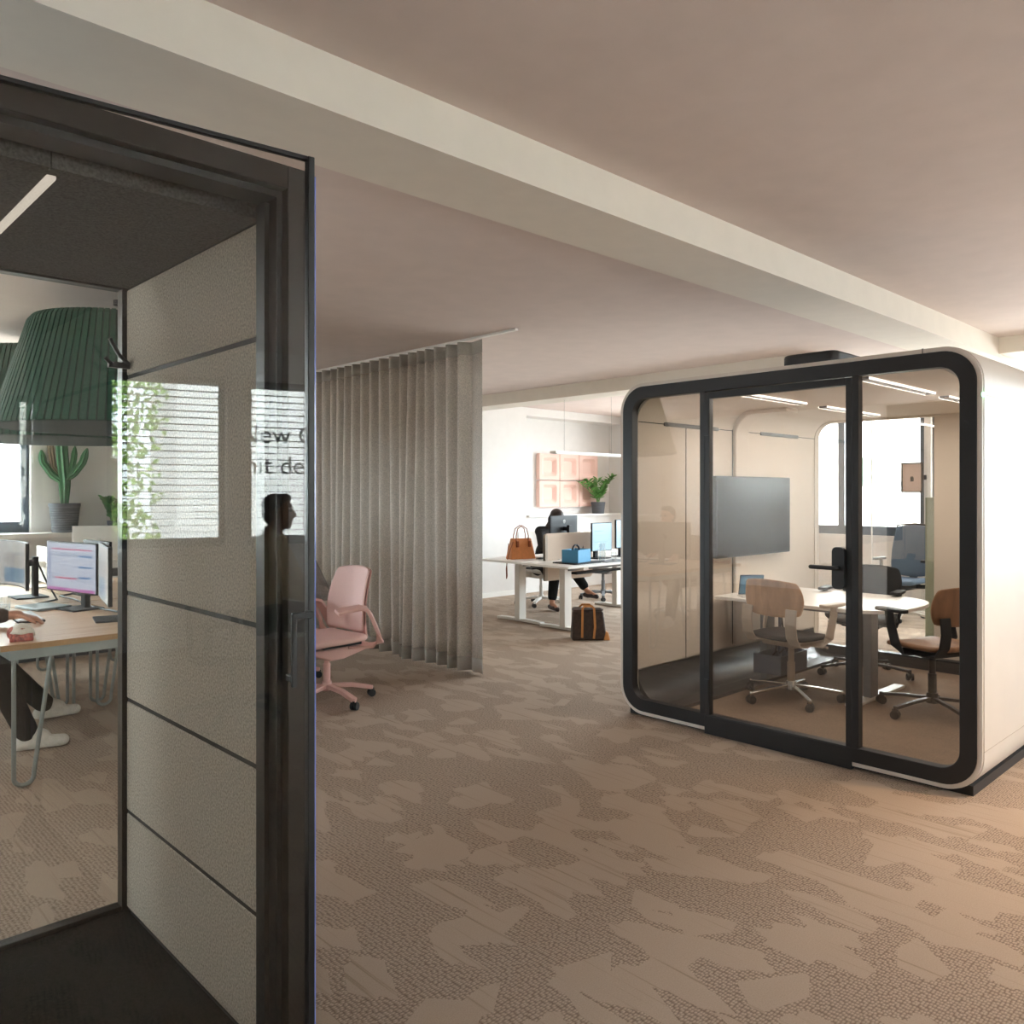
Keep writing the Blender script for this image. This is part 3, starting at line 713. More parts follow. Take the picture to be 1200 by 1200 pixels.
def pink_chair(label, loc, rz, group='pink desk chairs'):
    t = thing('desk_chair', label, 'chair', loc, rz, group)
    add_base(t, M['pink'], M['rubber'], .335, .30, hub=.115, col=.36)
    seat_pad(t, 'seat', M['pink_fabric'], .50, .50, .465, .05, .02)
    MB().prism([(-.29, .405), (-.27, .36), (-.06, .315), (.06, .315), (.2, .375), (.21, .40), (.05, .40), (-.2, .425)], 'XZ', -.13, .13).build('mechanism', M['pink'], t, bevel=.02)
    MB().box(-.16, .16, -.2, .2, .418, .438).build('seat_plate', M['rubber'], t, bevel=.004)
    back_sheet(t, 'backrest', M['pink_fabric'], .47, .49, .965, -.20, .085, .05, .3, .02, .13, .03)
    back_sheet(t, 'back_shell', M['pink'], .48, .52, .955, -.222, .085, .05, .3, .008, .13, .03)
    MB().bar([(-.22, 0, .38), (-.30, 0, .43), (-.28, 0, .56), (-.27, 0, .72)], .16, .02, up=(1, 0, .3)).build('back_support', M['pink'], t, bevel=.006)
    for sd in (-1, 1):
        MB().bar([(-.10, sd * .12, .40), (-.25, sd * .22, .40), (-.27, sd * .27, .43), (-.24, sd * .288, .50), (-.17, sd * .292, .63), (-.13, sd * .292, .682), (-.08, sd * .29, .695), (.05, sd * .278, .688), (.11, sd * .275, .678)], .06, .026, up=(0, sd * .4, 1)).build('armrest', M['pink'], t, bevel=.007)
    return t
pc = pink_chair('empty pink office chair on a pink star base in front of the grey curtain', (3.08, 5.16, 0), R(184))
pc2 = dup(pc, (3.12, 6.0, 0), R(178), 'pink chair under the man in grey half hidden behind the booth')

task_chair('white task chair the dark haired woman sits on at the far desks', (7.85, 7.66, 0), R(-97), M['white_metal'], mat('pale_grey_seat', '#b9b5b0', .8), M['white_metal'], M['white_metal'], 'chairs at the far desks', .98)
task_chair('pale grey chair behind the far desks, its base seen left of the pod', (8.95, 7.5, 0), R(-85), M['white_metal'], mat('pale_seat', '#c9c6c2', .8), M['mid_plastic'], M['mid_plastic'], 'chairs at the far desks', .98)
bc = task_chair('blue mesh task chair by the window behind the pod', (10.0, 3.78, 0), R(176), M['mesh_blue'], M['mesh_blue'], M['dark_plastic'], M['white_metal'], None, 1.12, .72)
back_frame = MB().tube([(-.19, -.2, .52), (-.28, -.235, .8), (-.32, -.21, 1.11), (-.325, 0, 1.13), (-.32, .21, 1.11), (-.28, .235, .8), (-.19, .2, .52)], .012, 8).build('back_frame', M['dark_plastic'], bc, smooth=50)
task_chair('brown task chair under the man typing at the left desk', (.5, 5.78, 0), R(0), M['shirt_dark'], M['shirt_dark'], M['dark_plastic'], M['white_metal'], None, .98)
task_chair('grey felt chair under the man by the blinded window', (1.62, -2.0, 0), R(28), M['felt'], M['felt'], M['dark_plastic'], M['dark_plastic'], None, 1.12)
# ------------------------------------------------------------ people (local +X is forward, +Y is the person's left)
def face_and_head(b, c, tilt=0, s=1.):
    """head volumes round the centre c, looking along +X and pitched down by tilt"""
    Rm = Matrix.Rotation(tilt, 3, 'Y'); c = Vector(c)
    P = lambda x, y, z: tuple(c + Rm @ (Vector((x, y, z)) * s))
    b.ell(P(-.012, 0, .028), (.096 * s, .077 * s, .092 * s), (0, tilt, 0))
    b.ell(P(.022, 0, -.03), (.068 * s, .062 * s, .085 * s), (0, tilt, 0))
    b.ell(P(.052, 0, -.088), (.03 * s, .032 * s, .025 * s))                # chin
    b.cap(P(.082, 0, .022), P(.104, 0, -.022), .010 * s, .014 * s)          # nose
    b.cap(P(.074, -.03, .036), P(.074, .03, .036), .014 * s)                # brow
    b.cap(P(.078, -.014, -.052), P(.078, .014, -.052), .012 * s)            # lips
    for sd in (-1, 1): b.ell(P(-.008, sd * .076, 0), (.018 * s, .010 * s, .030 * s))
    return P
def hand(b, w, d, up, side, curl=.5, s=1.):
    """palm, four unequal bent fingers and a thumb at the wrist w, pointing along d"""
    w = Vector(w); d = Vector(d).normalized(); up = Vector(up); up = (up - d * up.dot(d)).normalized(); lat = d.cross(up) * side
    pc = w + d * .05
    for q in (-.028, -.009, .009, .028): b.cap(w + d * .012 + lat * q * .7, w + d * .092 + lat * q, .014 * s, .012 * s, 8)
    for q, L in ((-.03, .062), (-.010, .078), (.010, .084), (.030, .074)):
        a0 = w + d * .092 + lat * q; a1 = a0 + (d * math.cos(curl * .6) - up * math.sin(curl * .6)) * L * .5
        a2 = a1 + (d * math.cos(curl * 1.5) - up * math.sin(curl * 1.5)) * L * .3; a3 = a2 + (d * math.cos(curl * 2.2) - up * math.sin(curl * 2.2)) * L * .22
        b.cap(a0, a1, .0098 * s, .009 * s, 8); b.cap(a1, a2, .009 * s, .0082 * s, 8); b.cap(a2, a3, .0082 * s, .0072 * s, 8)
    t0 = w + d * .03 + lat * .028; t1 = t0 + d * .035 + lat * .03 - up * .008; t2 = t1 + d * .032 + lat * .004 - up * .008
    b.cap(t0, t1, .014 * s, .011 * s, 8); b.cap(t1, t2, .011 * s, .009 * s, 8)

def person(label, loc, rz, J, skin, top, legs, shoe, hairm, hair='short', sleeves=1., voxel=.010, handv=None, bare_ankle=False):
    t = thing('person', label, 'person', loc, rz)
    b = MB()
    P = face_and_head(b, J['head'], J.get('tilt', 0))
    V = {k: Vector(v) for k, v in J.items() if isinstance(v, tuple)}
    b.cap(V['neck'] - Vector((0, 0, .05)), V['head'] + Vector((-.015, 0, -.05)), .056, .052)
    hipw = Vector((0, .085, 0)); pel = V['pelvis']; ch = V['chest']
    def torso(q, g):
        q.ell(pel, (.115 + g, .165 + g, .12 + g)); q.ell(pel.lerp(ch, .45), (.105 + g, .148 + g, .17 + g)); q.ell(ch, (.115 + g, .17 + g, .17 + g))
        for sd, nm in ((-1, 'R'), (1, 'L')): q.cap(V['neck'] - Vector((0, 0, .05)), V['sh' + nm], .06 + g, .058 + g)
    torso(b, 0)
    top_b = MB(); torso(top_b, .014); leg_b = MB(); leg_b.ell(pel + Vector((0, 0, -.03)), (.13, .18, .11))
    top_b.cap(V['neck'] - Vector((0, 0, .06)), V['neck'] + Vector((0, 0, .0)), .075, .066)
    for nm, sd in (('R', -1), ('L', 1)):
        sh, el, wr = V['sh' + nm], V['el' + nm], V['wr' + nm]
        b.cap(sh, el, .047, .038); b.cap(el, wr, .038, .026)
        hand(b, wr, V.get('hd' + nm, Vector((1, 0, -.2))), (0, 0, 1), -sd, J.get('curl', .5))
        top_b.cap(sh, el, .064, .054); top_b.cap(el, el.lerp(wr, .93 * sleeves), .053, .042 + .01 * (1 - sleeves))
        hp = pel + hipw * sd; kn, an, toe = V['kn' + nm], V['an' + nm], V['to' + nm]
        b.cap(hp, kn, .085, .056); b.cap(kn, kn.lerp(an, .35), .056, .054); b.cap(kn.lerp(an, .35), an, .054, .035)
        b.cap(an, toe, .034, .026) if bare_ankle else b.cap(an, toe.lerp(an, .7) - Vector((0, 0, .02)), .034, .026)
        q = .80 if bare_ankle else .96
        leg_b.cap(hp, kn, .102, .078); leg_b.cap(kn, kn.lerp(an, q), .078, .062)
        d = (toe - an); d.z = 0
        d = d.normalized() if d.length > .01 else Vector((1, 0, 0))
        so = MB(); heel = an + Vector((0, 0, -.045)) - d * .045
        so.cap(heel, toe + Vector((0, 0, .0)), .040, .036); so.cap(an + Vector((0, 0, -.03)), toe * .55 + an * .45 + Vector((0, 0, -.015)), .046, .040)
        so.cap(an + Vector((0, 0, .015)) - d * .012, toe * .4 + an * .6 + Vector((0, 0, .005)), .052, .044)
        if bare_ankle: so = MB(); so.cap(heel, toe, .034, .030); so.cap(an + Vector((0, 0, -.05)), toe.lerp(an, .4) + Vector((0, 0, -.01)), .034, .034)
        flesh(so, 'shoe', shoe, t, .008, 4)
    flesh(b, 'body', skin, t, handv or voxel, 3)
    flesh(top_b, 'shirt', top, t, .012, 4); flesh(leg_b, 'trousers', legs, t, .014, 4)
    h = MB(); tl = J.get('tilt', 0)
    if hair == 'short':
        h.ell(P(-.026, 0, .048), (.096, .083, .082), (0, tl, 0)); h.ell(P(-.055, 0, .0), (.062, .074, .085), (0, tl, 0)); h.ell(P(.03, 0, .098), (.05, .06, .03), (0, tl, 0))
    else:
        h.ell(P(-.025, 0, .046), (.104, .09, .088), (0, tl, 0)); h.ell(P(-.06, 0, -.02), (.065, .088, .11), (0, tl, 0))
        for sd in (-1, 1):
            h.cap(P(.0, sd * .075, .03), P(-.02, sd * .10, -.16), .034, .04); h.cap(P(-.02, sd * .10, -.16), P(.03, sd * .12, -.30), .04, .022)
        h.cap(P(-.06, 0, -.05), P(-.09, 0, -.26), .07, .045)
    flesh(h, 'hair', hairm, t, .007, 4)
    for sd in (-1, 1): MB().ell(P(.078, sd * .03, .012), (.010, .012, .009), n=12, m=8).build('eye', M['eye'], t, smooth=60)
    return t

def seated(seat=.52, reach=.55, tabz=.76, lean=.1, hz=None, wide=.12, toes=.62):
    p = dict(pelvis=(0, 0, seat + .06), chest=(lean * .75, 0, seat + .43), neck=(lean, 0, seat + .61), head=(lean + .05, 0, seat + .75))
    for nm, sd in (('R', -1), ('L', 1)):
        p['sh' + nm] = (lean * .9, sd * .19, seat + .54); p['el' + nm] = (lean + .12, sd * .25, seat + .26); p['wr' + nm] = (reach - .1, sd * .16, tabz + .03)
        p['kn' + nm] = (.44, sd * wide, seat + .03); p['an' + nm] = (.47, sd * wide, .085); p['to' + nm] = (toes, sd * (wide + .02), .036)
    return p

# man typing at the left desk (mostly outside the frame, seen again in the pod glass)
J = seated(.47, .62, .765, .16, wide=.3)
J.update(elR=(.26, -.30, .80), wrR=(.56, -.36, .80), hdR=(.9, -.25, -.3), elL=(.2, .3, .78), wrL=(.46, .0, .80), hdL=(.95, -.2, -.25),
         knR=(.44, -.27, .53), anR=(.62, -.33, .085), toR=(.79, -.37, .036), knL=(.50, .28, .52), anL=(.88, .34, .085), toL=(1.05, .33, .036), curl=.55)
person('man in a dark brown shirt and black trousers typing at the left oak desk', (.62, 5.72, 0), 0, J, M['skin'], M['shirt_dark'], M['trouser'], M['sneaker'], M['hair'], 'short', .8, .010, .0065)
# man in grey behind the booth, only his elbow shows beside the door edge
J = seated(.47, .5, .77, .02); J.update(shL=(-.08, .24, 1.06), elL=(-.23, .335, .70), wrL=(.02, .28, .79), hdL=(1, 0, -.1))
person('man in a grey shirt whose bent elbow shows beside the booth door edge', (3.16, 6.03, 0), R(178), J, M['skin'], M['shirt_grey'], M['trouser'], M['sneaker'], M['hair'], 'short', .6)
# woman at the far desk
J = seated(.46, .5, .76, .20)
J.update(head=(.30, .0, 1.155), neck=(.22, 0, 1.04), tilt=.5, elL=(.30, .26, .80), elR=(.30, -.25, .80), wrL=(.52, .15, .79), wrR=(.50, -.14, .79),
         knR=(.40, -.12, .50), anR=(.46, -.22, .09), toR=(.60, -.24, .030), knL=(.50, .02, .60), anL=(.72, .16, .24), toL=(.88, .17, .19))
person('woman with long dark hair in black sitting bent over the far white desk', (7.84, 7.62, 0), R(-97), J, M['skin'], M['shirt_black'], M['trouser'], M['shoe'], M['hair'], 'long', .95, bare_ankle=True)
# man behind the camera who shows up mirrored in the booth door
J = seated(.62, .5, .78, .06); J['toR'] = (.62, -.14, .036)
for k in ('anR', 'anL'): J[k] = (J[k][0], J[k][1], .085)
person('man with short black hair in a cream shirt mirrored in profile in the booth door', (1.80, -1.90, 0), R(28), J, M['skin_tan'], M['shirt_cream'], M['trouser'], M['shoe'], M['hair_black'], 'short', .9)
# ------------------------------------------------------------ left desks
def hairpin_desk(label, x0, x1, y0, y1, group='oak desks on hairpin legs'):
    t = thing('desk', label, 'desk', ((x0 + x1) / 2, (y0 + y1) / 2, 0), 0, group)
    hx = (x1 - x0) / 2; hy = (y1 - y0) / 2
    MB().box(-hx + .002, hx - .002, -hy + .002, hy - .002, .712, .742).build('tabletop', M['oak'], t)
    MB().ring([(-hx, -hy), (hx, -hy), (hx, hy), (-hx, hy)], [(-hx + .002, -hy + .002), (hx - .002, -hy + .002), (hx - .002, hy - .002), (-hx + .002, hy - .002)], 'XY', .712, .7415).build('edge_band', M['oak_edge'], t)
    f = MB(); q = .05
    f.ring([(-hx + q, -hy + q), (hx - q, -hy + q), (hx - q, hy - q), (-hx + q, hy - q)], [(-hx + q + .03, -hy + q + .03), (hx - q - .03, -hy + q + .03), (hx - q - .03, hy - q - .03), (-hx + q + .03, hy - q - .03)], 'XY', .655, .705)
    f.build('apron_frame', M['grey_steel'], t)
    for sx in (-1, 1):
        for sy in (-1, 1):
            cx, cy = sx * (hx - .07), sy * (hy - .065)
            pts = [(cx, cy, .66), (cx, cy, .07)]
            for a in range(0, 181, 20):
                pts.append((cx - sx * .045 * (1 - math.cos(R(a))), cy, .052 - .04 * math.sin(R(a))))
            pts += [(cx - sx * .092, cy, .08), (cx - sx * .17, cy, .66)]
            MB().tube(pts, .011, 10).build('leg', M['grey_steel'], t, smooth=50)
    return t
hairpin_desk('oak topped hairpin leg desk nearest the glass booth, under the keyboard', .95, 1.755, 4.66, 6.2)
hairpin_desk('oak topped hairpin leg desk in front of the pink chairs', 1.765, 2.57, 4.66, 6.2)
hairpin_desk('oak topped desk further back under the curved screen on a pole', .95, 1.755, 6.22, 7.76)
hairpin_desk('oak topped desk furthest back near the window and cactus', 1.765, 2.57, 6.22, 7.76)

def monitor(label, loc, rz, scr, w=.55, h=.32, z=.12, curved=0, pole='centre', back='dark_plastic', group='desk monitors', poleh=None, stand='dark_plastic', badge=None):
    """screen faces local -X"""
    t = thing('monitor', label, 'monitor', loc, rz, group)
    def sheet(x, ww, hh, n=12):
        return MB().grid(lambda u, v: (x - curved * v * v, v * ww / 2, z + h / 2 + u * hh / 2), 4, n, 0)
    sheet(0, w, h).build('housing', M[back], t, smooth=40, solid=.022, bevel=.003)
    sheet(-.0125, w - .012, h - .016).build('display', scr, t, smooth=40)
    ph = poleh or (z + h * .65)
    MB().box(.07, .105, -.028, .028, .008, ph).build('pole', M[stand], t, bevel=.004)
    MB().box(.005, .09, -.025, .025, z + h * .45, z + h * .45 + .045).build('arm', M[stand], t)
    MB().prism(rrect(-.06, .15, -.12, .12, .01, 3), 'XY', 0, .010).build('foot', M[stand], t)
    if badge:
        bd_ = MB().ring([(.022 * math.cos(a * PI / 10), .022 * math.sin(a * PI / 10)) for a in range(20)], [(.016 * math.cos(a * PI / 10), .016 * math.sin(a * PI / 10)) for a in range(20)], 'YZ', .011, .0135)
        bd_.build('badge', M['light_plastic'], t, loc=(0, 0, z + h * .78))
        MB().box(.011, .0135, -.010, -.006, -.012, .012).box(.011, .0135, .004, .008, -.012, .010).box(.011, .0135, -.008, .006, -.002, .002).build('badge_letters', M['light_plastic'], t, loc=(0, 0, z + h * .78))
    return t
DT = .742
monitor('monitor showing a lilac schedule with magenta and blue bars, on the near oak desk', (1.585, 5.80, DT), R(13), M['scr_sheet'], .60, .325, .115)
monitor('monitor seen edge on beside the booth glass, right of the lilac schedule screen', (1.60, 5.20, DT), R(-12), M['scr_grad'], .58, .34, .11)
monitor('curved monitor with grey and blue picture at the left edge of the photo', (1.50, 6.72, DT), R(2), M['scr_grad'], .66, .33, .08, .05)
monitor('dark edge on monitor on a tall pole behind the lilac schedule screen', (1.98, 6.62, DT), R(184), M['scr_grad'], .5, .32, .08)
monitor('white backed monitor below the cactus pot', (2.24, 7.48, DT), R(250), M['scr_grad'], .38, .30, .18, back='white', stand='white')
monitor('white backed monitor behind the pole of the dark edge on monitor', (1.83, 7.42, DT), R(180), M['scr_grad'], .48, .29, .03, back='white', stand='white')

# things on the near oak desk
k = thing('keyboard', 'white computer keyboard in front of the typing hands', 'keyboard', (1.27, 5.60, DT), R(-4))
MB().box(-.07, .07, -.22, .22, 0, .012).build('case', M['dark_plastic'], k, bevel=.003)
kb = MB()
for i in range(5):
    for j in range(14): kb.box(-.064 + i * .026, -.042 + i * .026, -.212 + j * .0305, -.186 + j * .0305, .012, .018)
kb.build('keys', M['keys'], k)
tu = thing('tumbler', 'clear water glass on the oak desk at the left edge of the photo', 'glass', (1.24, 5.98, DT))
MB().lathe([(.031, 0), (.036, .10), (.0345, .10), (.030, .008), (0, .008)], n=28).build('glass_wall', M['clear'], tu, smooth=50)
MB().lathe([(.0295, .009), (.032, .05), (0, .05)], n=28).build('water', M['water'], tu, smooth=50)
n = thing('notebook', 'open spiral bound notebook left of the keyboard', 'notebook', (1.08, 5.86, DT), R(20))
MB().box(-.10, .10, -.14, .14, 0, .012).build('pages', M['paper'], n)
sp = MB()
for i in range(14): sp.tube([(.10 + .012 * math.cos(a * PI / 4), -.13 + i * .02, .008 + .012 * math.sin(a * PI / 4)) for a in range(8)], .0022, 5, closed=True)
sp.build('spiral', M['dark_plastic'], n)
p_ = thing('pencil', 'brown pencil lying by the spiral notebook', 'pencil', (1.24, 5.80, DT + .0225), R(65))
MB().cyl((-.09, 0, 0), (.08, 0, 0), .004, n=6).build('shaft', M['pencil'], p_)
MB().cyl((.08, 0, 0), (.095, 0, 0), .004, .0005, 6).build('tip', M['dark_plastic'], p_)
p_.location = (1.36, 5.93, DT + .004)
lp = thing('closed_laptop', 'closed grey laptop on the oak desk left of the lilac screen foot', 'laptop', (1.47, 6.02, DT), R(14))
MB().prism(rrect(-.11, .11, -.15, .15, .012, 4), 'XY', .002, .010).build('base', M['grey_steel'], lp, bevel=.002)
MB().prism(rrect(-.11, .11, -.15, .15, .012, 4), 'XY', .011, .018).build('lid', M['grey_steel'], lp, bevel=.002)
cl = thing('pouch', 'white topped red speckled woollen pouch at the near corner of the oak desk', 'pouch', (1.075, 4.82, DT), R(-10))
MB().grid(lambda u, v: (u * .055 * (1 + .05 * v), v * .10, .012 + .062 * max(0, 1 - u * u) ** .5 * max(0, 1 - .75 * v * v) ** .6), 14, 18, .8).build('top', M['cloth_white'], cl, smooth=60, solid=.016)
bd2 = MB(); bd2.ell((0, 0, .028), (.056, .105, .028)); bd2.prism([(-.055, -.085), (.05, -.095), (.055, .095), (-.05, .09)], 'XY', 0.0, .02)
bd2.ell((-.03, 0, .035), (.036, .08, .034)); bd2.ell((.0, -.05, .035), (.05, .05, .036)); flesh(bd2, 'body', M['cloth_red'], cl, .006, 3)
for i, (pts, lab) in enumerate((
    ([(1.66, 5.85, DT + .006), (1.72, 6.0, DT + .006), (1.74, 6.3, DT + .006), (1.72, 6.6, DT + .006), (1.9, 6.75, DT + .006)], 'black cable bundle lying behind the lilac schedule screen'),
    ([(1.71, 5.2, DT + .2), (1.73, 5.35, DT + .02), (1.735, 5.6, DT + .006), (1.7, 5.9, DT + .006)], 'black cable hanging from the edge on monitor by the booth'),
    ([(1.6, 6.7, DT + .25), (1.63, 6.6, DT + .12), (1.65, 6.4, DT + .006), (1.45, 6.2, DT + .006), (1.40, 6.10, DT + .006)], 'black cable sagging from the curved monitor to the laptop'))):
    P2 = []
    for a, b_ in zip(pts, pts[1:]):
        for q in range(6): P2.append(tuple(Vector(a).lerp(Vector(b_), q / 6)))
    P2.append(pts[-1])
    c_ = MB().tube(P2, .006, 6); o = c_.build('cable', M['cable'], None, smooth=60); tag(o, lab, 'cable', 'cables on the oak desks')
wc = thing('sideboard', 'low white cabinet against the window wall behind the oak desks', 'cabinet', (2.9, 8.38, 0))
MB().box(-1.2, 1.2, -.2, .2, .05, .62).build('carcass', M['white'], wc)
MB().box(-1.18, 1.18, -.18, .18, 0, .05).build('plinth', M['dark_plastic'], wc)
for i in range(4): MB().box(-1.195 + .6 * i, -1.195 + .59 + .6 * i, -.218, -.2, .06, .61).build('door', M['white'], wc, bevel=.002)

# ------------------------------------------------------------ cactus and small plant on the sill
ca = thing('potted_cactus', 'tall green column cactus in a ridged grey pot on the window sill', 'potted plant', (2.27, 8.555, 1.13))
struct(MB().box(-2.9, 4.3, 8.40, 8.72, 1.09, 1.13).build('trim_5', M['white']))
pr = [(.0, 0), (.105, 0), (.11, .01)]
for i in range(10): z = .02 + .022 * i; pr += [(.112 + .0022 * i, z), (.108 + .0022 * i, z + .006), (.108 + .0022 * i, z + .014), (.113 + .0022 * i, z + .02)]
pr += [(.137, .245), (.137, .275), (.126, .275), (.12, .25), (0, .25)]
MB().lathe(pr, n=40).build('pot', M['pot_grey'], ca, smooth=25)
MB().lathe([(0, .25), (.12, .25), (.12, .255), (0, .262)], n=24).build('soil', M['soil'], ca)
def carm(pts, r, name='arm'):
    P2 = []
    for a, b_ in zip(pts, pts[1:]):
        for q in range(5): P2.append(Vector(a).lerp(Vector(b_), q / 5))
    P2.append(Vector(pts[-1])); k = len(P2)
    rr_ = [r * (min(1, .62 + i * .1) if i < 4 else 1) * (1 if i < k - 3 else (.85, .6, .2)[i - k + 3]) for i in range(k)]
    return MB().tube(P2, rr_, 14, rib=.16).build(name, M['cactus'], ca, smooth=20)
carm([(0, 0, .25), (.0, 0, .5), (-.02, 0, .75), (-.035, 0, 1.02)], .046, 'trunk')
carm([(0, -.0, .46), (-.09, .05, .54), (-.16, .09, .66), (-.175, .1, .78)], .03)
carm([(-.01, 0, .48), (.07, -.05, .56), (.13, -.09, .66), (.165, -.12, .80)], .03)
carm([(0, 0, .5), (.05, -.02, .58), (.07, -.04, .70), (.08, -.04, .82)], .024)
ta = carm([(-.0, .02, .50), (-.08, .06, .62), (-.1, .07, .78), (-.105, .075, .90)], .025)
ta.data.materials.clear(); ta.data.materials.append(M['cactus_tip'])
def leafy(label, loc, pot_r, pot_h, stems, seed, leafm, name='potted_plant', L=.07, hgt=.4, spread=.3, potm='pot_grey', sy=1.):
    rn = random.Random(seed); t = thing(name, label, 'potted plant', loc)
    MB().lathe([(0, 0), (pot_r * .8, 0), (pot_r, pot_h), (pot_r * .93, pot_h), (pot_r * .9, pot_h * .9), (0, pot_h * .9)], n=28).build('pot', M[potm], t, smooth=30)
    MB().lathe([(0, pot_h * .88), (pot_r * .9, pot_h * .9), (0, pot_h * .93)], n=20).build('soil', M['soil'], t)
    st = MB(); lf_ = MB()
    for i in range(stems):
        a = 2 * PI * i / stems + rn.random() * .5; sp_ = spread * (.35 + .65 * rn.random()); hh = hgt * (.6 + .4 * rn.random())
        pts = []
        for q in range(7):
            u = q / 6; pts.append(Vector((math.cos(a) * (.02 + sp_ * u ** 1.5), math.sin(a) * (.02 + sp_ * u ** 1.5) * sy, pot_h * .9 + hh * (u - .22 * u * u))))
        st.tube(pts, [.008 - .005 * q / 6 for q in range(7)], 6)
        for q in range(2, 13):
            u = q / 12; p0 = pts[min(5, int(u * 6))].lerp(pts[min(6, int(u * 6) + 1)], u * 6 % 1)
            for sd in (-1, 1):
                yaw = a + sd * (1.1 + .3 * rn.random()); pitch = -.35 - .4 * rn.random()
                lf_.M = Matrix.Translation(p0) @ Euler((rn.uniform(-.5, .5), pitch, yaw)).to_matrix().to_4x4()
                s_ = L * (.8 + .4 * rn.random())
                lf_.add([(0, 0, 0), (s_ * .35, -s_ * .22, .004), (s_ * .8, -s_ * .16, 0), (s_, 0, -.004), (s_ * .8, s_ * .16, 0), (s_ * .35, s_ * .22, .004), (s_ * .5, 0, -.006)], [(0, 1, 6), (1, 2, 6), (2, 3, 6), (3, 4, 6), (4, 5, 6), (5, 0, 6)])
    st.build('stems', M['stem'], t, smooth=60); lf_.build('foliage', M[leafm], t, recalc=False)
    return t
leafy('small bushy green plant on the sill behind the white backed monitor', (2.70, 8.53, 1.13), .06, .10, 11, 5, 'leaf_dark', L=.06, hgt=.34, spread=.13)
leafy('feathery green plant in a grey pot on the ledge by the pink wall panels', (10.35, 8.78, 1.165), .12, .19, 9, 11, 'leaf', L=.11, hgt=.62, spread=.50, sy=.18)

# ------------------------------------------------------------ green pendant lamps
def pendant(label, loc):
    """loc = centre of the open bottom"""
    t = thing('pendant_lamp', label, 'lamp', loc, 0, 'green slatted pendant lamps'); n = 96; rb, rt, h = .745, .545, .70
    s = MB().lathe([(rb - .012, .0), (rb - .004, .02), (rt - .004, h - .03), (rt - .02, h), (.05, h), (.05, h - .01), (rt - .03, h - .015), (rb - .02, 0)], n=n * 2)
    s.build('shade', M['green_dark'], t, smooth=50)
    sl = MB()
    for k in range(n):
        a = 2 * PI * k / n; w = PI / n * .74; vs = []
        for rr_, z in ((rb, .004), (rt, h - .03), (rt - .025, h + .002)):
            for da in (-w, 0, w): vs.append((rr_ * math.cos(a + da), rr_ * math.sin(a + da), z))
        sl.add(vs, [(0, 1, 4, 3), (1, 2, 5, 4), (3, 4, 7, 6), (4, 5, 8, 7)])
    so = sl.build('slats', M['green_lamp'], t, recalc=False, solid=.012)
    MB().lathe([(rb - .03, .012), (rb - .025, .012), (rt - .05, h - .1), (rt - .055, h - .1)], n=48).build('inner_diffuser', M['lamp_inner'], t, smooth=50)
    top = 2.79 - loc[2]
    MB().cyl((0, 0, h - .01), (0, 0, top - .02), .005, n=8).build('cord', M['cable'], t)
    MB().cyl((0, 0, top - .03), (0, 0, top), .05, n=24).build('ceiling_canopy', M['dark_plastic'], t)
    return t
lamp1 = pendant('green slatted pendant lamp hanging over the near oak desk', (1.875, 5.766, 1.925))
lamp2 = dup(lamp1, (1.853, 7.40, 1.925), .3, 'green slatted pendant lamp further back at the left edge of the photo')

# ------------------------------------------------------------ curtain on its ceiling rail
cu = thing('curtain', 'floor length grey pleated curtain dividing the office', 'curtain', (4.42, 5.0, 0))
rn = random.Random(12)
folds = []; y = .0
ph = [rn.uniform(.75, 1.25) for _ in range(64)]
acc = [0]
for q in ph: acc.append(acc[-1] + q)
def fold(yy, u):
    """sideways offset of the cloth at distance yy along the rail, u=0 top .. 1 hem"""
    if yy < .17:                                   # flat returned end panel
        return .055 - .25 * (.17 - yy) + .012 * math.sin(yy * 40) * u
    x = (yy - .17) / .148
    i = 0
    while i < 63 and acc[i + 1] < x: i += 1
    f = (x - acc[i]) / ph[i]
    amp = .05 * (.75 + .5 * ph[i] - .3) * (1 + .35 * u * math.sin(i * 1.7))
    return amp * math.cos(2 * PI * (f + .05 * u * math.sin(i * 2.3))) + .03 * u * math.sin(i * .9 + .6)
def drape(z0, z1, nz, extra=0):
    L = 3.65; ny = 900
    mb_ = MB(); vs = []
    for i in range(nz + 1):
        z = z0 + (z1 - z0) * i / nz; u = 1 - z / 2.77
        for j in range(ny + 1):
            yy = L * j / ny; vs.append((fold(yy, u) * (.9 + .25 * u) - extra, yy + .02 * u * math.sin(yy * 9), z))
    fs = [(i * (ny + 1) + j, i * (ny + 1) + j + 1, (i + 1) * (ny + 1) + j + 1, (i + 1) * (ny + 1) + j) for i in range(nz) for j in range(ny)]
    return mb_.add(vs, fs)
drape(.13, 2.655, 14).build('fabric', M['curtain'], cu, smooth=60, solid=.003)
drape(2.655, 2.765, 2).build('heading_tape', M['curtain_band'], cu, smooth=60, solid=.004)
drape(.012, .13, 2).build('hem', M['curtain_band'], cu, smooth=60, solid=.004)
rl = thing('curtain_rail', 'slim white curtain track screwed to the ceiling', 'curtain rail', (4.42, 6.6, 2.79))
MB().box(-.016, .016, -2.02, 2.08, -.018, 0).build('track', M['white_metal'], rl)
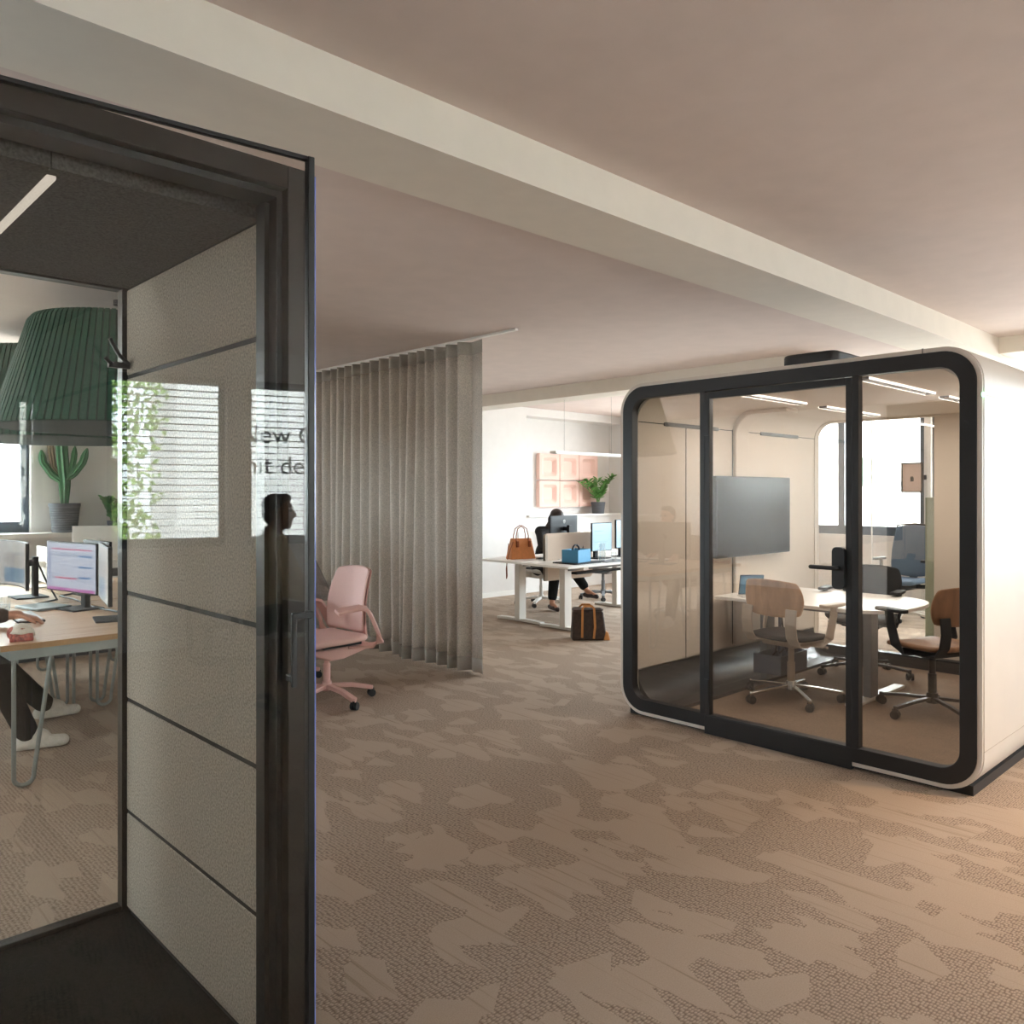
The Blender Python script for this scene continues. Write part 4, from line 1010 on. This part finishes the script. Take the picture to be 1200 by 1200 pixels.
# ------------------------------------------------------------ white desks at the far windows
def tdesk(label, x0, x1, y0, y1, legs, group='white height adjustable desks'):
    t = thing('desk', label, 'desk', (x0, (y0 + y1) / 2, 0), 0, group); L = x1 - x0; hy = (y1 - y0) / 2
    MB().prism(rrect(0, L, -hy, hy, .02, 3), 'XY', .712, .736).build('tabletop', M['white'], t, bevel=.003)
    for x in legs:
        MB().box(x - .055, x + .055, -.04, .04, .03, .69).build('leg', M['white_metal'], t, bevel=.004)
        MB().bar([(x, -.36, .018), (x, -.2, .026), (x, .2, .026), (x, .36, .018)], .075, .03).build('foot', M['white_metal'], t, bevel=.004)
        MB().box(x - .04, x + .04, -.3, .3, .68, .712).build('bracket', M['white_metal'], t)
    MB().box(legs[0], legs[-1], -.05, .05, .65, .69).build('beam', M['mid_plastic'], t)
    MB().box(legs[0] + .3, legs[-1] - .3, .1, .22, .58, .60).build('cable_tray', M['dark_plastic'], t)
    return t
tdesk('white desk the dark haired woman works at, under the tan handbag', 6.28, 8.72, 6.46, 7.18, (.36, 2.14))
tdesk('white desk nearest the meeting pod, under the blue box', 6.24, 8.72, 5.70, 6.40, (.34, 2.14))
dv = thing('desk_divider', 'beige felt desk divider clamped between the two white desks', 'divider', (7.33, 6.43, .50))
MB().prism(rrect(-.69, .13, .0, .54, .05, 5), 'XZ', -.016, .016).build('panel', M['beige_screen'], dv, smooth=40, bevel=.006)
for x in (-.45, -.1): MB().box(x - .03, x + .03, -.045, .045, .236, .242).build('clamp', M['white_metal'], dv)
MB().prism(rrect(-.69, -.655, .0, .53, .017, 4), 'XZ', -.0175, .0175).build('edge_trim', M['taupe'], dv, smooth=40)
WT = .736
monitor('black monitor with a round badge seen from behind at the desk of the woman', (7.36, 6.80, WT), R(-82), M['scr_grad'], .58, .33, .16, badge=True)
monitor('monitor with a pale blue screen left of the pod edge', (7.33, 6.17, WT), R(92), M['scr_blue'], .37, .33, .09)
monitor('monitor with a pale blue screen partly behind the pod edge', (7.80, 6.17, WT), R(97), M['scr_blue'], .50, .34, .11)
# tan handbag
hb = thing('handbag', 'tan leather handbag with loop handles on the left end of the white desk', 'bag', (6.63, 6.80, WT), R(-15))
def bagbody(w, d, h, tw, td):
    return [(-w / 2, -d / 2, 0), (w / 2, -d / 2, 0), (w / 2, d / 2, 0), (-w / 2, d / 2, 0), (-tw / 2, -td / 2, h), (tw / 2, -td / 2, h), (tw / 2, td / 2, h), (-tw / 2, td / 2, h)]
QF = [(0, 3, 2, 1), (4, 5, 6, 7), (0, 1, 5, 4), (1, 2, 6, 5), (2, 3, 7, 6), (3, 0, 4, 7)]
MB().add(bagbody(.33, .15, .24, .25, .06), QF).build('body', M['tan'], hb, bevel=.012, seg=3)
for sd in (-1, 1):
    MB().tube([(-.08, sd * .035, .2), (-.08, sd * .035, .27), (-.06, sd * .03, .35), (0, sd * .025, .39), (.06, sd * .03, .35), (.08, sd * .035, .27), (.08, sd * .035, .2)], .006, 8).build('handle', M['tan_dark'], hb, smooth=60)
MB().tube([(-.13, -.05, .2), (-.20, -.06, .05), (-.22, -.05, -.1), (-.2, -.02, -.22), (-.17, .02, -.20), (-.16, .05, -.02), (-.135, .05, .18)], .005, 8).build('shoulder_strap', M['tan_dark'], hb, smooth=60)
for sx in (-.08, .08): MB().box(sx - .012, sx + .012, -.078, -.05, .14, .21).build('tab', M['tan_dark'], hb, rot=(0, 0, 0))
# dark tote on the floor
tt = thing('tote_bag', 'dark brown patterned tote bag with tan straps on the carpet by the white desk leg', 'bag', (6.36, 5.52, 0), R(-38))
vs = [(-.19, -.10, 0), (.17, -.10, 0), (.19, .10, 0), (-.18, .10, 0), (-.18, -.08, .30), (.14, -.07, .29), (.13, .06, .31), (-.16, .07, .33)]
MB().add(vs, QF).build('body', M['dark_leather'], tt, bevel=.02, seg=3)
for sd in (-1, 1):
    yb = -.105 if sd < 0 else .105
    MB().bar([(-.09, yb, .03), (-.085, yb * .9, .2), (-.08, yb * .72, .325), (-.06, yb * .6, .345), (.02, yb * .6, .345), (.04, yb * .72, .32), (.045, yb * .95, .14), (.03, yb * 1.05, .02)], .022, .006, up=(0, sd, .2)).build('strap', M['tan_strap'], tt)
MB().add([(.13, -.115, 0), (.20, -.11, 0), (.21, .06, 0), (.15, .11, 0), (.16, -.105, .09), (.185, -.1, .08), (.19, .05, .08), (.16, .08, .09)], QF).build('corner_patch', M['tan_strap'], tt, bevel=.01)
MB().ring(rrect(-.17, .14, -.075, .065, .03, 4), rrect(-.155, .125, -.06, .05, .03, 4), 'XY', .298, .312).build('rim', M['dark_leather'], tt)
# blue box with headphones
bb = thing('storage_box', 'open blue box holding headphones on the white desk nearest the pod', 'box', (6.66, 5.96, WT + .012), R(14))
s = MB(); a, b_, h_ = .15, .10, .14
s.box(-a, a, -b_, b_, 0, .006); s.box(-a, -a + .006, -b_, b_, 0, h_); s.box(a - .006, a, -b_, b_, 0, h_); s.box(-a, a, -b_, -b_ + .006, 0, h_); s.box(-a, a, b_ - .006, b_, 0, h_)
s.build('bin', M['blue_box'], bb, bevel=.002)
ty = tag(MB().prism(rrect(6.46, 6.90, 5.80, 6.14, .02, 4), 'XY', WT, WT + .012).build('tray', M['dark_plastic']), 'dark flat tray under the blue box', 'tray')
hp = thing('headphones', 'black headphones sticking out of the blue box', 'headphones', (6.65, 5.96, WT + .075), R(10))
MB().tube([(.075 * math.cos(R(q)), 0, .05 + .075 * math.sin(R(q))) for q in range(-10, 191, 20)], .010, 8).build('headband', M['dark_plastic'], hp, smooth=60)
for sd in (-1, 1): MB().cyl((sd * .06, 0, .03), (sd * .085, 0, .03), .032, n=18).build('ear_cup', M['dark_plastic'], hp, bevel=.006)
pn = thing('pen', 'black pen leaning in the blue box', 'pen', (6.76, 5.98, WT + .02), R(20))
MB().cyl((0, 0, 0), (.06, .0, .15), .005, n=8).build('barrel', M['dark_plastic'], pn); MB().cyl((.06, 0, .15), (.064, 0, .16), .003, n=8).build('cap', M['mid_plastic'], pn)
# glassware and papers
for i, (x, y, r, h_, lab) in enumerate(((7.02, 5.90, .045, .20, 'clear glass carafe right of the blue box'), (7.13, 5.82, .034, .10, 'small clear drinking glass right of the carafe'))):
    g = thing('carafe' if i == 0 else 'drinking_glass', lab, 'glass', (x, y, WT + .008))
    MB().lathe([(r * .9, 0), (r, h_ * .4), (r * .7, h_ * .75), (r * .8, h_), (r * .74, h_), (r * .62, h_ * .75), (r * .92, h_ * .4), (r * .8, .006), (0, .006)] if i == 0 else [(r * .85, 0), (r, h_), (r * .93, h_), (r * .78, .006), (0, .006)], n=24).build('glass_wall', M['clear'], g, smooth=50)
ty2 = tag(MB().prism(rrect(6.93, 7.35, 5.74, 5.98, .02, 4), 'XY', WT, WT + .008).build('tray', M['mid_plastic']), 'grey flat tray under the clear carafe', 'tray')
for i, (x, y, rz, lab) in enumerate(((7.55, 5.86, .3, 'loose white papers on the desk below the pale blue screen'), (7.9, 5.84, -.2, 'white paper sheets near the pod edge on the white desk'), (6.95, 6.9, .2, 'white papers beside the tan handbag'))):
    q = thing('paper_stack', lab, 'papers', (x, y, WT), rz, 'papers on the white desks')
    for j in range(3): MB().bx((.01 * j, -.015 * j, .003 + .004 * j), (.30, .21, .003), (0, 0, .12 * j)).build('sheet', M['paper'], q)
pw = thing('phone', 'dark phone lying between tan handbag and divider', 'phone', (6.78, 6.62, WT), .4)
MB().prism(rrect(-.075, .075, -.038, .038, .01, 4), 'XY', 0, .009).build('case', M['dark_plastic'], pw, bevel=.002)
MB().prism(rrect(-.07, .07, -.034, .034, .008, 4), 'XY', .009, .0095).build('display', M['tv'], pw)
pf = thing('pencil_cup', 'pale cup with pens at the left side of the woman in black', 'cup', (6.98, 7.02, WT))
MB().lathe([(.035, 0), (.04, .10), (.036, .10), (.032, .006), (0, .006)], n=24).build('cup', M['light_plastic'], pf, smooth=50)
pe = MB()
for k in range(4): pe.cyl((0, .005 * k - .01, .01), (.025 * math.cos(k * 1.7), .025 * math.sin(k * 1.7), .16), .004, n=6)
pe.build('pens', M['pencil'], pf)
# pink acoustic wall panels in the recess
wb = None
for r_ in range(2):
    for c_ in range(3):
        nm = [['upper left', 'upper middle', 'upper right'], ['lower left', 'lower middle', 'lower right']][r_][c_]
        t = thing('wall_panel', 'pink dished square wall panel, %s of the six' % nm, 'wall panel', (9.34 + .47 * c_, 9.0, 1.92 - .43 * r_), 0, 'pink wall panels')
        o1 = rrect(-.228, .228, -.208, .208, .02, 4); i1 = rrect(-.165, .165, -.15, .15, .045, 4); i2 = rrect(-.105, .105, -.10, .10, .04, 4)
        N = len(o1); vs = [(a, 0, b) for a, b in o1] + [(a, -.075, b) for a, b in o1] + [(a, -.075, b) for a, b in i1] + [(a, -.025, b) for a, b in i2]
        fs = []
        for L_ in range(3):
            for k in range(N): fs.append((L_ * N + k, L_ * N + (k + 1) % N, (L_ + 1) * N + (k + 1) % N, (L_ + 1) * N + k))
        fs += [tuple(range(N)), tuple(3 * N + k for k in range(N))]
        MB().add(vs, fs).build('felt_shell', M['pink_tile'], t, smooth=30)
# slim linear pendant
lpn = thing('linear_pendant', 'slim white linear pendant light hung on thin wires above the far desks', 'lamp', (8.42, 6.75, 1.98))
MB().box(-1.3, 1.3, -.05, .05, 0, .03).build('body', M['white_metal'], lpn, bevel=.004)
MB().box(-1.27, 1.27, -.035, .035, -.006, 0).build('diffuser', M['white'], lpn)
for x in (-1.1, -.2, .6): MB().cyl((x, 0, .03), (x, 0, .81), .0015, n=5).build('wire', M['mid_plastic'], lpn)
# behind the pod
dvd = thing('floor_screen', 'grey green felt floor screen standing behind the pod rear glass', 'divider', (8.8, 2.25, 0))
MB().box(-.025, .025, -.85, .85, .02, 1.46).build('panel', M['green_grey'], dvd, bevel=.01)
for y in (-.6, .6): MB().box(-.2, .2, y - .03, y + .03, 0, .02).build('foot', M['dark_plastic'], dvd)
fp = thing('framed_print', 'small framed pinkish print with a black padlock mark hanging by the window', 'picture', (10.86, 3.99, 1.70))
MB().ring([(-.13, -.19), (.13, -.19), (.13, .19), (-.13, .19)], [(-.115, -.175), (.115, -.175), (.115, .175), (-.115, .175)], 'YZ', -.02, .02).build('frame', M['dark_plastic'], fp)
MB().box(-.004, .004, -.115, .115, -.175, .175).build('print', M['sign_pink'], fp)
s = MB().box(-.008, -.004, -.02, .02, -.05, .005); s.ring([(.016 * math.cos(a * PI / 8), .016 * math.sin(a * PI / 8)) for a in range(16)], [(.009 * math.cos(a * PI / 8), .009 * math.sin(a * PI / 8)) for a in range(16)], 'YZ', -.008, -.004)
s.build('padlock_mark', M['dark_plastic'], fp)
MB().box(-.006, .10, -.16, -.13, -.03, .03).build('clip', M['dark_plastic'], fp)
# ------------------------------------------------------------ daylight, lamp, camera
EXPO = 4.42
w = bpy.data.worlds.new('World'); scene.world = w; w.use_nodes = True; nt = w.node_tree; nt.nodes.clear()
out = nt.nodes.new('ShaderNodeOutputWorld'); bg = nt.nodes.new('ShaderNodeBackground'); tc = nt.nodes.new('ShaderNodeTexCoord')
sp = nt.nodes.new('ShaderNodeSeparateXYZ'); rp = nt.nodes.new('ShaderNodeValToRGB'); mr = nt.nodes.new('ShaderNodeMapRange')
mr.inputs['From Min'].default_value = -1; mr.inputs['From Max'].default_value = 1
rp.color_ramp.elements[0].position = .42; rp.color_ramp.elements[0].color = (.52, .50, .48, 1)
rp.color_ramp.elements[1].position = .53; rp.color_ramp.elements[1].color = (.86, .94, 1.0, 1)
nt.links.new(tc.outputs['Generated'], sp.inputs[0]); nt.links.new(sp.outputs['Z'], mr.inputs[0]); nt.links.new(mr.outputs[0], rp.inputs[0]); nt.links.new(rp.outputs[0], bg.inputs[0])
dt = nt.nodes.new('ShaderNodeVectorMath'); dt.operation = 'DOT_PRODUCT'; dt.inputs[1].default_value = (.94, .34, 0); nt.links.new(tc.outputs['Generated'], dt.inputs[0])
m2 = nt.nodes.new('ShaderNodeMapRange'); m2.inputs['From Min'].default_value = -.6; m2.inputs['From Max'].default_value = .9; m2.inputs['To Min'].default_value = .8; m2.inputs['To Max'].default_value = 1.6
nt.links.new(dt.outputs['Value'], m2.inputs[0]); nt.links.new(m2.outputs[0], bg.inputs['Strength'])
nt.links.new(bg.outputs[0], out.inputs[0])
def lamp(name, typ, loc, energy, col=(1, 1, 1), **kw):
    l = bpy.data.lights.new(name, typ); l.energy = energy; l.color = col
    for k_, v_ in kw.items(): setattr(l, k_, v_)
    o = bpy.data.objects.new(name, l); COL.objects.link(o); o.location = loc; return o
wl = lamp('warm_ceiling_spot', 'SPOT', (4.9, .1, 2.9), 15, (1, .66, .38), spot_size=R(85), spot_blend=1., shadow_soft_size=.08)
wl.rotation_euler = (0, R(12), 0)
for (xa, xb, y) in ((4.50, 5.50, 1.91), (5.75, 6.6, 1.91), (4.60, 5.47, 2.75), (5.78, 6.72, 2.75)):        # the pod's own ceiling tracks
    pl = lamp('pod_track_light', 'AREA', ((xa + xb) / 2, y, 2.12), .33, (1, .93, .84), shape='RECTANGLE', size=xb - xa, size_y=.06)
cam = bpy.data.cameras.new('Camera'); co = bpy.data.objects.new('Camera', cam); COL.objects.link(co)
co.location = (0, 0, 1.5); co.rotation_euler = (R(90), 0, -math.atan2(.6903, .7236))
cam.sensor_width = 36; cam.lens = 954 / 1200 * 36; cam.shift_y = -22 / 1200; cam.clip_start = .05
scene.camera = co
vs_ = scene.view_settings; vs_.view_transform = 'Standard'; vs_.look = 'None'; vs_.gamma = 1; vs_.exposure = EXPO; vs_.use_curve_mapping = False
cy = scene.cycles
cy.max_bounces = 10; cy.diffuse_bounces = 6; cy.glossy_bounces = 4; cy.transmission_bounces = 4; cy.transparent_max_bounces = 24
cy.use_adaptive_sampling = False; cy.use_denoising = True; cy.sample_clamp_indirect = 4.0; cy.caustics_reflective = False; cy.caustics_refractive = False
